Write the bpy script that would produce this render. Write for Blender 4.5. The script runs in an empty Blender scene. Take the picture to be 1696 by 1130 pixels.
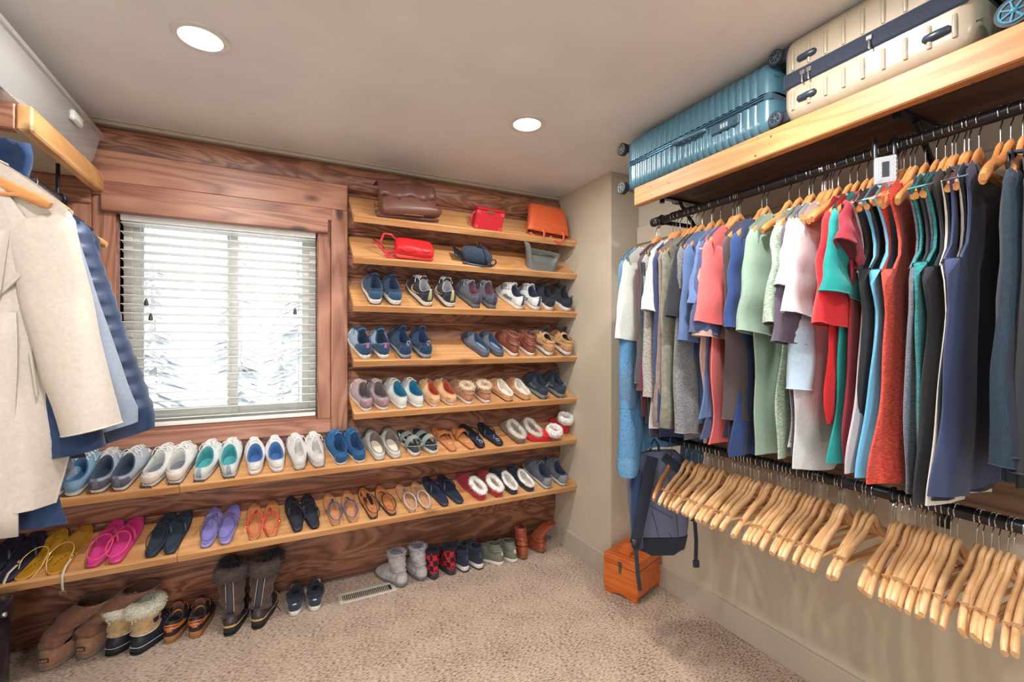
import bpy, math, random
from mathutils import Vector, Matrix, noise
from math import pi, sin, cos, radians as R
rnd = random.Random(7)
C = bpy.context.scene.collection
SC = bpy.context.scene

# ------------------------------------------------------------------ camera, world, lights, exposure
CAM_H = 1.425
cam = bpy.data.cameras.new('camera'); cam.lens = 16.0; cam.sensor_width = 36.0; cam.clip_start = .02
co = bpy.data.objects.new('camera', cam); C.objects.link(co)
co.location = (0, 0, CAM_H); co.rotation_euler = (R(90), 0, R(-27.2))
SC.camera = co
SC.view_settings.view_transform = 'Standard'; SC.view_settings.look = 'None'
SC.view_settings.gamma = 1; SC.view_settings.use_curve_mapping = False
SC.view_settings.exposure = 0.0

w = bpy.data.worlds.new('world'); SC.world = w; w.use_nodes = True
nt = w.node_tree; bg = nt.nodes['Background']
sky = nt.nodes.new('ShaderNodeTexSky'); sky.sky_type = 'HOSEK_WILKIE'; sky.turbidity = 9; sky.ground_albedo = .8
sky.sun_direction = Vector((.3, -.6, .74)).normalized()
mx = nt.nodes.new('ShaderNodeMix'); mx.data_type = 'RGBA'; mx.inputs[0].default_value = .8
mx.inputs[7].default_value = (.93, .97, 1, 1)
nt.links.new(sky.outputs[0], mx.inputs[6]); nt.links.new(mx.outputs[2], bg.inputs[0])
bg.inputs[1].default_value = 3.7

def lamp(name, loc, power, size, col, rot=(0, 0, 0), size_y=None, spread=180):
    l = bpy.data.lights.new(name, 'AREA'); l.energy = power; l.color = col
    l.shape = 'DISK' if size_y is None else 'RECTANGLE'; l.size = size
    if size_y: l.size_y = size_y
    l.spread = R(spread)
    o = bpy.data.objects.new(name, l); C.objects.link(o); o.location = loc; o.rotation_euler = rot
    return o
CANS = [(-.23, 1.83), (1.034, 1.858), (-.23, .78), (1.034, .78), (-.23, -.4), (1.034, -.4)]
CAN_W = [13, 13, 19, 20, 14, 14]
for (x, y), p in zip(CANS, CAN_W):
    lamp('downlight_lamp', (x, y, 2.425), p, .12, (1, .965, .92))
# added fill lamp outside the doorway behind the camera, evens out the light
lamp('added_fill_light', (-.42, -1.95, 1.15), 26, .95, (.97, .98, 1), rot=(R(90), 0, 0), size_y=2.0)

# ------------------------------------------------------------------ helpers
def dirpx(px, f=754.0):
    r = (px - 848) / f
    return Vector((.8894 * r + .4571, -.4571 * r + .8894, 0))
def x_at(px, y): d = dirpx(px); return y * d.x / d.y
def y_at(px, x): d = dirpx(px); return x * d.y / d.x
def z_at(row, x, y): return CAM_H - (row - 565) / 754 * (.4571 * x + .8894 * y)
def floor_pt(px, row):
    k = CAM_H * 754 / (row - 565); d = dirpx(px); return Vector((d.x * k, d.y * k, 0))

def lin(c):
    c = c / 255
    return c / 12.92 if c <= .04045 else ((c + .055) / 1.055) ** 2.4
def RGB(c): return (lin(c[0]), lin(c[1]), lin(c[2]), 1)
def newmat(name):
    m = bpy.data.materials.new(name); m.use_nodes = True
    b = m.node_tree.nodes['Principled BSDF']
    return m, m.node_tree, b
def node(nt, t, **k):
    n = nt.nodes.new(t)
    for a, v in k.items(): setattr(n, a, v)
    return n
def ramp(nt, stops):
    r = nt.nodes.new('ShaderNodeValToRGB'); e = r.color_ramp.elements
    while len(e) < len(stops): e.new(.5)
    for el, (p, c) in zip(e, stops): el.position = p; el.color = c
    return r
def mul(c, k): return tuple(max(0, min(255, v * k)) for v in c)
_M = {}
SPEC = {  # kind: noise scale, contrast, roughness, bump scale, bump strength
    'fabric': (90, .035, .88, 420, .18), 'canvas': (140, .06, .85, 700, .2), 'knit': (60, .12, .95, 300, .35),
    'leather': (50, .05, .42, 260, .14), 'suede': (40, .12, .9, 300, .2), 'rubber': (60, .06, .55, 200, .05),
    'plastic': (20, .04, .32, 90, .02), 'gloss': (20, .04, .15, 60, .01), 'metal': (30, .06, .25, 90, .02),
    'fur': (120, .12, .95, 500, .5), 'heather': (0, .3, .9, 350, .2), 'paint': (3, .03, .75, 160, .05),
    'denim': (0, .22, .88, 500, .25), 'quilt': (30, .1, .5, 200, .1)}
def M(col, kind='fabric', rough=None, metal=None):
    key = (col, kind, rough, metal)
    if key in _M: return _M[key]
    m, nt, b = newmat(kind + '_%02x%02x%02x' % tuple(int(v) for v in col))
    sc, ct, rg, bs, bst = SPEC[kind]
    tc = node(nt, 'ShaderNodeTexCoord')
    n = node(nt, 'ShaderNodeTexNoise'); n.inputs['Detail'].default_value = 4
    if kind in ('heather', 'denim'):
        mp = node(nt, 'ShaderNodeMapping'); mp.inputs['Scale'].default_value = (60, 60, 260) if kind == 'heather' else (260, 260, 60)
        nt.links.new(tc.outputs['Object'], mp.inputs[0]); nt.links.new(mp.outputs[0], n.inputs[0]); n.inputs['Scale'].default_value = 1.6
    else:
        nt.links.new(tc.outputs['Object'], n.inputs[0]); n.inputs['Scale'].default_value = sc
    r = ramp(nt, [(.3, RGB(mul(col, 1 - ct))), (.7, RGB(mul(col, 1 + ct * .7)))])
    nt.links.new(n.outputs[0], r.inputs[0]); nt.links.new(r.outputs[0], b.inputs['Base Color'])
    n2 = node(nt, 'ShaderNodeTexNoise'); n2.inputs['Scale'].default_value = bs; nt.links.new(tc.outputs['Object'], n2.inputs[0])
    bp = node(nt, 'ShaderNodeBump'); bp.inputs['Strength'].default_value = bst; bp.inputs['Distance'].default_value = .002
    nt.links.new(n2.outputs[0], bp.inputs['Height']); nt.links.new(bp.outputs[0], b.inputs['Normal'])
    b.inputs['Roughness'].default_value = rg if rough is None else rough
    b.inputs['Metallic'].default_value = (1.0 if kind == 'metal' else 0) if metal is None else metal
    if kind in ('fabric', 'knit', 'suede', 'heather', 'fur'): b.inputs['Sheen Weight'].default_value = .15
    _M[key] = m
    return m
def wood(name, dark, mid, light, axis='X', fine=1.0, rough=.5, knots=.6, contrast=1.0, warp=1.0, stretch=.55, specks=0):
    """sawn or round timber: stretched grain bands, fibre streaks and knots"""
    m, nt, b = newmat(name); L = nt.links
    tc = node(nt, 'ShaderNodeTexCoord'); oi = node(nt, 'ShaderNodeObjectInfo')
    sx = {'X': (stretch, 5, 5), 'Y': (5, stretch, 5), 'Z': (5, 5, stretch)}[axis]
    off = node(nt, 'ShaderNodeVectorMath', operation='SCALE'); off.inputs[0].default_value = (13, 7, 9); L.new(oi.outputs['Random'], off.inputs['Scale'])
    add = node(nt, 'ShaderNodeVectorMath', operation='ADD'); L.new(tc.outputs['Object'], add.inputs[0]); L.new(off.outputs[0], add.inputs[1])
    mp = node(nt, 'ShaderNodeMapping'); mp.inputs['Scale'].default_value = tuple(v * fine for v in sx); L.new(add.outputs[0], mp.inputs[0])
    n1 = node(nt, 'ShaderNodeTexNoise'); n1.inputs['Scale'].default_value = 1.5; n1.inputs['Detail'].default_value = 2; n1.inputs['Distortion'].default_value = .5 * warp
    L.new(mp.outputs[0], n1.inputs[0])
    mm = node(nt, 'ShaderNodeMath', operation='MULTIPLY'); mm.inputs[1].default_value = 16; L.new(n1.outputs[0], mm.inputs[0])
    fr = node(nt, 'ShaderNodeMath', operation='PINGPONG'); fr.inputs[1].default_value = 1; L.new(mm.outputs[0], fr.inputs[0])
    mp2 = node(nt, 'ShaderNodeMapping'); s2 = {'X': (6, 160, 160), 'Y': (160, 6, 160), 'Z': (160, 160, 6)}[axis]
    mp2.inputs['Scale'].default_value = s2; L.new(add.outputs[0], mp2.inputs[0])
    n2 = node(nt, 'ShaderNodeTexNoise'); n2.inputs['Scale'].default_value = 1; n2.inputs['Detail'].default_value = 3; L.new(mp2.outputs[0], n2.inputs[0])
    n3 = node(nt, 'ShaderNodeTexNoise'); n3.inputs['Scale'].default_value = 2.3; n3.inputs['Detail'].default_value = 2; L.new(add.outputs[0], n3.inputs[0])
    c1 = node(nt, 'ShaderNodeMath', operation='MULTIPLY_ADD'); c1.inputs[1].default_value = .42 * contrast; c1.inputs[2].default_value = .02; L.new(fr.outputs[0], c1.inputs[0])
    c2 = node(nt, 'ShaderNodeMath', operation='MULTIPLY_ADD'); c2.inputs[1].default_value = .35 * contrast; L.new(n2.outputs[0], c2.inputs[0]); L.new(c1.outputs[0], c2.inputs[2])
    c3 = node(nt, 'ShaderNodeMath', operation='MULTIPLY_ADD'); c3.inputs[1].default_value = .55; L.new(n3.outputs[0], c3.inputs[0]); L.new(c2.outputs[0], c3.inputs[2])
    rp = ramp(nt, [(.28, RGB(dark)), (.52, RGB(mid)), (.82, RGB(light))]); L.new(c3.outputs[0], rp.inputs[0])
    vo = node(nt, 'ShaderNodeTexVoronoi'); vo.inputs['Scale'].default_value = 1
    mp3 = node(nt, 'ShaderNodeMapping'); s3 = {'X': (2.2, 5, 5), 'Y': (5, 2.2, 5), 'Z': (5, 5, 2.2)}[axis]; mp3.inputs['Scale'].default_value = s3
    L.new(add.outputs[0], mp3.inputs[0]); L.new(mp3.outputs[0], vo.inputs[0])
    kr = ramp(nt, [(.05, (1, 1, 1, 1)), (.13, (0, 0, 0, 1))]); L.new(vo.outputs['Distance'], kr.inputs[0])
    km = node(nt, 'ShaderNodeMath', operation='MULTIPLY'); km.inputs[1].default_value = knots; L.new(kr.outputs[0], km.inputs[0])
    mixk = node(nt, 'ShaderNodeMix', data_type='RGBA'); L.new(km.outputs[0], mixk.inputs[0]); L.new(rp.outputs[0], mixk.inputs[6]); mixk.inputs[7].default_value = RGB(mul(dark, .55))
    L.new(mixk.outputs[2], b.inputs['Base Color'])
    if specks:                                             # worm holes and small pitch marks
        v2 = node(nt, 'ShaderNodeTexVoronoi'); v2.inputs['Scale'].default_value = 34; L.new(add.outputs[0], v2.inputs[0])
        n5 = node(nt, 'ShaderNodeTexNoise'); n5.inputs['Scale'].default_value = 7; L.new(add.outputs[0], n5.inputs[0])
        r5 = ramp(nt, [(.50, (0, 0, 0, 1)), (.62, (1, 1, 1, 1))]); L.new(n5.outputs[0], r5.inputs[0])
        r6 = ramp(nt, [(.10, (1, 1, 1, 1)), (.20, (0, 0, 0, 1))]); L.new(v2.outputs['Distance'], r6.inputs[0])
        m5 = node(nt, 'ShaderNodeMath', operation='MULTIPLY'); L.new(r5.outputs[0], m5.inputs[0]); L.new(r6.outputs[0], m5.inputs[1])
        m6 = node(nt, 'ShaderNodeMath', operation='MULTIPLY'); L.new(m5.outputs[0], m6.inputs[0]); m6.inputs[1].default_value = specks
        mk = node(nt, 'ShaderNodeMix', data_type='RGBA'); L.new(m6.outputs[0], mk.inputs[0]); L.new(mixk.outputs[2], mk.inputs[6]); mk.inputs[7].default_value = RGB(mul(dark, .45)); L.new(mk.outputs[2], b.inputs['Base Color'])
    bp = node(nt, 'ShaderNodeBump'); bp.inputs['Strength'].default_value = .25; bp.inputs['Distance'].default_value = .003
    L.new(c2.outputs[0], bp.inputs['Height']); L.new(bp.outputs[0], b.inputs['Normal'])
    b.inputs['Roughness'].default_value = rough
    return m

ORD = ['first', 'second', 'third', 'fourth', 'fifth', 'sixth', 'seventh', 'eighth', 'ninth', 'tenth', 'eleventh', 'twelfth', 'thirteenth', 'fourteenth', 'fifteenth', 'sixteenth', 'seventeenth', 'eighteenth', 'nineteenth', 'twentieth']
class MB:
    def __init__(s): s.v = []; s.f = []
    def add(s, vs, fs):
        n = len(s.v); s.v += [tuple(p) for p in vs]; s.f += [tuple(i + n for i in f) for f in fs]; return s
    def box(s, x0, x1, y0, y1, z0, z1, c=0.0):
        """box with chamfered long edges when c > 0"""
        if c <= 0:
            v = [(x0, y0, z0), (x1, y0, z0), (x1, y1, z0), (x0, y1, z0), (x0, y0, z1), (x1, y0, z1), (x1, y1, z1), (x0, y1, z1)]
            return s.add(v, [(0, 3, 2, 1), (4, 5, 6, 7), (0, 1, 5, 4), (1, 2, 6, 5), (2, 3, 7, 6), (3, 0, 4, 7)])
        c = min(c, (x1 - x0) * .45, (y1 - y0) * .45, (z1 - z0) * .45)
        P = []
        for (i, x, sx) in ((0, x0, 1), (1, x1, -1)):
            for (j, y, sy) in ((0, y0, 1), (1, y1, -1)):
                for (k, z, sz) in ((0, z0, 1), (1, z1, -1)):
                    P += [(x, y + sy * c, z + sz * c), (x + sx * c, y, z + sz * c), (x + sx * c, y + sy * c, z)]
        I = lambda i, j, k, a: ((i * 2 + j) * 2 + k) * 3 + a
        F = []
        for i in (0, 1):
            q = [I(i, 0, 0, 0), I(i, 1, 0, 0), I(i, 1, 1, 0), I(i, 0, 1, 0)]; F.append(q if i else q[::-1])
            q = [I(0, i, 0, 1), I(1, i, 0, 1), I(1, i, 1, 1), I(0, i, 1, 1)]; F.append(q[::-1] if i else q)
            q = [I(0, 0, i, 2), I(1, 0, i, 2), I(1, 1, i, 2), I(0, 1, i, 2)]; F.append(q if i else q[::-1])
        for a in (0, 1):
            for b_ in (0, 1):
                F.append([I(a, b_, 0, 0), I(a, b_, 1, 0), I(a, b_, 1, 1), I(a, b_, 0, 1)])
                F.append([I(a, 0, b_, 0), I(a, 1, b_, 0), I(a, 1, b_, 2), I(a, 0, b_, 2)])
                F.append([I(0, a, b_, 1), I(1, a, b_, 1), I(1, a, b_, 2), I(0, a, b_, 2)])
                for d in (0, 1): F.append([I(a, b_, d, 0), I(a, b_, d, 1), I(a, b_, d, 2)])
        return s.add(P, F)
    def loft(s, rings, closed=True, cap0=True, cap1=True):
        n = len(rings[0]); vs = [p for r in rings for p in r]; fs = []
        for i in range(len(rings) - 1):
            for j in range(n if closed else n - 1):
                k = (j + 1) % n; fs.append((i * n + j, i * n + k, (i + 1) * n + k, (i + 1) * n + j))
        if closed and cap0: fs.append(tuple(range(n))[::-1])
        if closed and cap1: fs.append(tuple((len(rings) - 1) * n + j for j in range(n)))
        return s.add(vs, fs)
    def tube(s, pts, r, n=6, flat=1.0, closed=False, up=(0, 0, 1)):
        pts = [Vector(p) for p in pts]; rings = []; m = len(pts)
        rr = r if isinstance(r, (list, tuple)) else [r] * m
        last = None
        for i, p in enumerate(pts):
            a = pts[(i - 1) % m] if (closed or i > 0) else p
            b = pts[(i + 1) % m] if (closed or i < m - 1) else p
            t = (b - a); t = t.normalized() if t.length > 1e-9 else Vector((0, 0, 1))
            u = Vector(up) if last is None else last
            sd = t.cross(u)
            if sd.length < 1e-3: sd = t.cross(Vector((1, .1, 0)))
            sd.normalize(); uu = sd.cross(t).normalized(); last = uu
            rings.append([p + sd * cos(2 * pi * k / n) * rr[i] + uu * sin(2 * pi * k / n) * rr[i] * flat for k in range(n)])
        if closed: rings.append(rings[0]); return s.loft(rings, True, False, False)
        return s.loft(rings)
    def grid(s, P, nu, nv, wrap=False):
        """P(i,j) for i in 0..nu, j in 0..nv"""
        ni = nu if wrap else nu + 1
        vs = [P(i, j) for i in range(ni) for j in range(nv + 1)]; fs = []
        for i in range(nu):
            k = (i + 1) % ni
            for j in range(nv): fs.append((i * (nv + 1) + j, k * (nv + 1) + j, k * (nv + 1) + j + 1, i * (nv + 1) + j + 1))
        return s.add(vs, fs)
    def ball(s, c, rx, ry=None, rz=None, nu=12, nv=8):
        ry = ry or rx; rz = rz or rx
        return s.loft([[(c[0] + rx * sin(pi * j / nv) * cos(2 * pi * i / nu), c[1] + ry * sin(pi * j / nv) * sin(2 * pi * i / nu), c[2] - rz * cos(pi * j / nv)) for i in range(nu)] for j in [.15] + list(range(1, nv)) + [nv - .15]])
    def disc(s, c, r, axis, th, n=20, r0=0):
        ax = Vector(axis).normalized(); u = ax.cross(Vector((0, 0, 1)));
        if u.length < .01: u = ax.cross(Vector((1, 0, 0)))
        u.normalize(); v = ax.cross(u); c = Vector(c)
        ring = lambda rr, t: [c + ax * t + u * cos(2 * pi * k / n) * rr + v * sin(2 * pi * k / n) * rr for k in range(n)]
        if r0 > 0: return s.loft([ring(r0, 0), ring(r, 0), ring(r, th), ring(r0, th), ring(r0, 0)], True, False, False)
        return s.loft([ring(r, 0), ring(r, th)])
    def xf(s, M4): s.v = [tuple(M4 @ Vector(p)) for p in s.v]; return s
    def fur(s, pts_fn, n, ln, wd, r):
        """short tapering hairs; pts_fn(rnd) -> (point, outward normal)"""
        for _ in range(n):
            p, nn = pts_fn(r); nn = (nn + Vector((r.uniform(-.6, .6), r.uniform(-.6, .6), r.uniform(-.6, .6)))).normalized()
            t = nn.cross(Vector((r.uniform(-1, 1), r.uniform(-1, 1), r.uniform(-1, 1)))).normalized() * wd
            l = ln * r.uniform(.6, 1.2)
            s.add([p - t - nn * wd, p + t - nn * wd, p + nn * l], [(0, 1, 2)])
        return s
    def build(s, name, mat, parent=None, smooth=True, ang=50, solid=0, sub=0, matrix=None):
        me = bpy.data.meshes.new(name); me.from_pydata(s.v, [], s.f); me.validate()
        if smooth: me.shade_smooth(); me.set_sharp_from_angle(angle=R(ang))
        if mat: me.materials.append(mat)
        o = bpy.data.objects.new(name, me); C.objects.link(o)
        if parent: o.parent = parent
        if solid:
            q = o.modifiers.new('thick', 'SOLIDIFY'); q.thickness = solid; q.offset = 0
        if sub:
            q = o.modifiers.new('smooth', 'SUBSURF'); q.levels = sub; q.render_levels = sub
        if matrix: o.matrix_world = matrix
        return o
def tag(o, label=None, cat=None, group=None, kind=None):
    if label: o['label'] = label
    if cat: o['category'] = cat
    if group: o['group'] = group
    if kind: o['kind'] = kind
    return o
def empty(name, loc=(0, 0, 0), rot=None, label=None, cat=None, group=None, kind=None):
    o = bpy.data.objects.new(name, None); C.objects.link(o); o.location = loc; o.empty_display_size = .05
    if rot is not None: o.rotation_euler = rot if not isinstance(rot, Matrix) else rot.to_euler()
    return tag(o, label, cat, group, kind)
def copy_tree(o, parent=None):
    c = o.copy(); C.objects.link(c)
    if parent: c.parent = parent
    for ch in list(o.children): copy_tree(ch, c)
    return c
def writing(name, body, size, mat, parent, mtx, ext=.0006):
    cu = bpy.data.curves.new(name, 'FONT'); cu.body = body; cu.size = size; cu.extrude = ext; cu.align_x = 'CENTER'; cu.align_y = 'CENTER'; cu.resolution_u = 2
    t = bpy.data.objects.new(name, cu); C.objects.link(t)
    bpy.context.view_layer.update()
    me = bpy.data.meshes.new_from_object(t.evaluated_get(bpy.context.evaluated_depsgraph_get()))
    bpy.data.objects.remove(t)
    me.materials.clear(); me.materials.append(mat)
    o = bpy.data.objects.new(name, me); C.objects.link(o); o.parent = parent; o.matrix_local = mtx
    return o
def box_obj(name, mat, *a, parent=None, c=.003, **k):
    """box whose object origin sits at its centre, so each plank gets its own grain"""
    x0, x1, y0, y1, z0, z1 = a; cx, cy, cz = (x0 + x1) / 2, (y0 + y1) / 2, (z0 + z1) / 2
    o = MB().box(x0 - cx, x1 - cx, y0 - cy, y1 - cy, z0 - cz, z1 - cz, c).build(name, mat, parent, smooth=False)
    o.location = (cx, cy, cz); return o

# ------------------------------------------------------------------ shared materials
PAINT = M((198, 188, 170), 'paint'); CEIL = M((222, 223, 222), 'paint'); BASE = M((186, 178, 162), 'paint', .5)
LOG = wood('log_wood', (76, 46, 38), (120, 78, 60), (166, 116, 90), 'X', rough=.45, knots=.5, contrast=.85, warp=2.2, stretch=1.1)
LOGTOP = LOG
CASE = wood('casing_wood', (110, 68, 54), (150, 100, 80), (178, 128, 104), 'X', rough=.42, knots=.9)
CASEV = wood('casing_wood_upright', (110, 68, 54), (150, 100, 80), (178, 128, 104), 'Z', rough=.42, knots=.9)
SHELF = wood('shelf_pine', (180, 124, 76), (202, 150, 98), (220, 172, 122), 'X', rough=.45, knots=.55, contrast=.6)
BEAM = wood('beam_fir', (152, 98, 56), (182, 126, 78), (204, 150, 98), 'Y', rough=.5, knots=.8, contrast=.7, specks=.9)
PLY = wood('plywood', (70, 46, 36), (96, 66, 50), (122, 88, 66), 'Y', rough=.6, knots=.2, contrast=.6)
HANG = wood('hanger_wood', (200, 152, 104), (224, 182, 134), (238, 204, 160), 'X', rough=.28, knots=0, contrast=.5)
HANGD = wood('hanger_wood_honey', (180, 120, 70), (204, 144, 90), (224, 168, 114), 'X', rough=.28, knots=0, contrast=.5)
BLACKM = M((24, 28, 36), 'plastic', .35); CHROME = M((215, 218, 222), 'metal', .18)
WHITEP = M((226, 228, 226), 'plastic', .4)
# ------------------------------------------------------------------ the room
XL, XR, XC, YB, YC, YF, H = -1.20, 1.986, 1.77, 2.743, 2.147, -1.5, 2.44
def carpet_mat():
    m, nt, b = newmat('loop_carpet'); L = nt.links
    tc = node(nt, 'ShaderNodeTexCoord')
    mp = node(nt, 'ShaderNodeMapping'); mp.inputs['Scale'].default_value = (60, 170, 60); mp.inputs['Rotation'].default_value = (0, 0, R(4)); L.new(tc.outputs['Object'], mp.inputs[0])
    n = node(nt, 'ShaderNodeTexNoise'); n.inputs['Scale'].default_value = 1.0; n.inputs['Detail'].default_value = 3; L.new(mp.outputs[0], n.inputs[0])
    n2 = node(nt, 'ShaderNodeTexNoise'); n2.inputs['Scale'].default_value = 4.5; n2.inputs['Detail'].default_value = 3; L.new(tc.outputs['Object'], n2.inputs[0])
    v = node(nt, 'ShaderNodeTexVoronoi'); v.inputs['Scale'].default_value = 190; L.new(tc.outputs['Object'], v.inputs[0])
    a = node(nt, 'ShaderNodeMath', operation='MULTIPLY_ADD'); a.inputs[1].default_value = .25; L.new(n2.outputs[0], a.inputs[0]); L.new(n.outputs[0], a.inputs[2])
    r = ramp(nt, [(.46, RGB((84, 64, 56))), (.56, RGB((172, 147, 128))), (.68, RGB((198, 174, 154))), (.80, RGB((216, 194, 174)))]); L.new(a.outputs[0], r.inputs[0])
    L.new(r.outputs[0], b.inputs['Base Color'])
    ad = node(nt, 'ShaderNodeMath', operation='SUBTRACT'); L.new(a.outputs[0], ad.inputs[0]); L.new(v.outputs['Distance'], ad.inputs[1])
    bp = node(nt, 'ShaderNodeBump'); bp.inputs['Strength'].default_value = .7; bp.inputs['Distance'].default_value = .006; L.new(ad.outputs[0], bp.inputs['Height']); L.new(bp.outputs[0], b.inputs['Normal'])
    b.inputs['Roughness'].default_value = 1; b.inputs['Sheen Weight'].default_value = .2
    return m
CARPET = carpet_mat()
def slab(name, mat, *a, kind='structure'):
    return tag(MB().box(*a).build(name, mat, smooth=False), kind=kind)
slab('floor', CARPET, XL - .1, XR + .1, YF - 1.2, YB + .36, -.1, 0)
slab('ceiling', CEIL, XL - .1, XR + .1, YF - .1, YB + .15, H, H + .1)
slab('wall_left', PAINT, XL - .1, XL, YF, YB + .3, 0, H)
slab('wall_front', PAINT, -1.0 + 1.08, XR + .1, YF - .1, YF, 0, H); slab('wall_front', PAINT, XL - .1, -.92, YF - .1, YF, 0, H); slab('wall_front', PAINT, -.92, .08, YF - .1, YF, 2.05, H)
dr = empty('added_doorway', (-.42, YF, 0), kind='structure')  # unseen doorway, added to let the fill lamp shine in
MB().box(-.57, -.50, -.11, .02, 0, 2.12, .004).box(.50, .57, -.11, .02, 0, 2.12, .004).box(-.57, .57, -.11, .02, 2.05, 2.12, .004).build('door_frame', M((120, 78, 58), 'leather'), dr, smooth=False)
slab('wall_right', PAINT, XR, XR + .1, YF, YC, 0, H)
slab('wall_corner', PAINT, XC, XR + .1, YC, YB + .3, 0, H)
# carpet loops: low tufts over the stretch of floor in view (pile nobody could count)
WX0, WX1, WZ0, WZ1 = -.66, .19, 1.015, 2.062        # window opening
wb = empty('wall_back', (0, YB, 0), kind='structure')
MB().box(XL, WX0, YB, YB + .12, .34, H).box(WX1, XC, YB, YB + .12, .34, H).box(WX0, WX1, YB, YB + .12, .34, WZ0).box(XL, XC, YB + .20, YB + .30, 0, .34).box(WX0, WX1, YB, YB + .12, WZ1, H).build('log_core', LOG, wb, smooth=False).location = (0, -YB, 0)
wb.children[0].location = (0, -YB, 0)
def log(x0, x1, z0, z1, bulge=.05):
    nz, nx = 12, max(2, int((x1 - x0) / .22)); cx, cz = (x0 + x1) / 2, (z0 + z1) / 2; sd = rnd.random() * 50
    def P(i, j):
        x = x0 + (x1 - x0) * i / nx; t = -1 + 2 * j / nz; z = cz + (z1 - z0) / 2 * t * .992
        b = bulge * (1 - abs(t) ** 2.6) ** .6
        if z0 == 0: b = -.012 - .18 * (1 - math.sqrt(max(0, 1 - max(0, (.30 - z) / .30) ** 2)))
        b += .004 * noise.noise(Vector((x * 3, t * 1.5, sd))) + .0015 * noise.noise(Vector((x * 14, t * 5, sd)))
        return (x - cx, -b + .004, z - cz)
    m = MB().grid(P, nx, nz)
    n = len(m.v); m.f = [f[::-1] for f in m.f]
    o = m.build('log', LOG, wb, ang=70); o.location = (cx, 0, cz); return o
ZL = [0, .36, .575, .80, 1.0, 1.27, 1.53, 1.80, 2.045, 2.265, 2.425]
for a, b_ in zip(ZL[:-1], ZL[1:]):
    if a >= .99 and b_ <= 2.05:
        log(XL, WX0, a, b_); log(WX1, XC, a, b_)
    else: log(XL, XC, a, b_)
tag(MB().box(XL, XC, YB - .045, YB, 2.418, H).box(XL, XC, YB - .058, YB, 2.433, H).build('trim_1', M((178, 168, 148), 'paint'), smooth=False), kind='structure')
def base(name, x0, x1, y0, y1): return tag(MB().box(x0, x1, y0, y1, 0, .13, .002).build(name, BASE, smooth=False), kind='structure')
base('baseboard_corner', XC - .016, XC, YC - .016, YB - .09)
base('baseboard_recess', XC, XR, YC - .016, YC)
base('baseboard_right', XR - .016, XR, YF, YC - .016)
base('baseboard_left', XL, XL + .016, YF, YB - .05); base('baseboard_front', .155, XR, YF, YF + .016)

# ------------------------------------------------------------------ window
wn = empty('window_1', ((WX0 + WX1) / 2, YB, WZ0), kind='structure')
def wpart(name, mat, *a, c=.003, parent=None):
    o = box_obj(name, mat, *a, c=c, parent=parent or wn)
    if parent is None: o.location = Vector(o.location) - wn.location
    else: o.location = Vector(o.location) - wn.location - parent.location
    return o
yo = YB - .04
# reveal boards
VIN = M((222, 222, 216), 'plastic', .5)
wpart('reveal_board', CASEV, WX0 - .02, WX0, YB - .03, YB + .12, WZ0, WZ1); wpart('reveal_board', CASEV, WX1, WX1 + .02, YB - .03, YB + .12, WZ0, WZ1)
wpart('reveal_board', CASE, WX0, WX1, YB - .03, YB + .12, WZ1, WZ1 + .02); wpart('reveal_board', CASE, WX0, WX1, YB - .03, YB + .12, WZ0 - .02, WZ0)
# flat casing in two layers, as seen around the opening
wpart('head_casing', CASE, -.86, .345, yo - .028, YB, 2.150, 2.293, c=.004)
wpart('inner_head', CASE, -.80, .262, yo - .034, YB, 2.085, 2.150, c=.003)
wpart('valance_board', CASE, WX0 - .045, WX1 + .052, yo - .058, YB - .02, 2.012, 2.092, c=.003)
wpart('side_casing', CASEV, .258, .345, yo - .032, YB, .925, 2.150, c=.004)
wpart('inner_casing', CASEV, WX1 + .002, .257, yo - .022, YB, 1.0, 2.085, c=.003)
wpart('side_casing', CASEV, -.83, -.745, yo - .032, YB, .925, 2.085, c=.004)
wpart('inner_casing', CASEV, -.744, WX0 - .002, yo - .022, YB, 1.0, 2.085, c=.003)
wpart('sill_board', CASE, -.745, .258, yo - .030, YB, .925, 1.0, c=.004)
# white vinyl slider
def frame(x0, x1, z0, z1, y0, y1, t, name):
    m = MB().box(x0, x1, y0, y1, z1 - t, z1, .002).box(x0, x1, y0, y1, z0, z0 + t, .002).box(x0, x0 + t, y0, y1, z0 + t, z1 - t, .002).box(x1 - t, x1, y0, y1, z0 + t, z1 - t, .002)
    o = m.build(name, VIN, wn, smooth=False); o.location = -wn.location; return o
frame(WX0, WX1, WZ0, WZ1, YB + .05, YB + .11, .035, 'window_frame')
XM = (WX0 + WX1) / 2 + .02
frame(WX0 + .035, XM + .025, WZ0 + .035, WZ1 - .035, YB + .06, YB + .08, .04, 'sash'); frame(XM - .025, WX1 - .035, WZ0 + .035, WZ1 - .035, YB + .082, YB + .10, .035, 'sash')
GL, gnt, gb = newmat('window_glass')
_t = node(gnt, 'ShaderNodeBsdfTransparent'); _g = node(gnt, 'ShaderNodeBsdfGlossy'); _g.inputs['Roughness'].default_value = .02; _f = node(gnt, 'ShaderNodeFresnel'); _f.inputs[0].default_value = 1.3; _x = node(gnt, 'ShaderNodeMixShader')
gnt.links.new(_f.outputs[0], _x.inputs[0]); gnt.links.new(_t.outputs[0], _x.inputs[1]); gnt.links.new(_g.outputs[0], _x.inputs[2]); gnt.links.new(_x.outputs[0], gnt.nodes['Material Output'].inputs[0])
wpart('pane', GL, WX0 + .075, XM - .015, YB + .068, YB + .072, WZ0 + .075, WZ1 - .075, c=0)
wpart('pane', GL, XM + .01, WX1 - .07, YB + .089, YB + .093, WZ0 + .07, WZ1 - .07, c=0)
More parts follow.
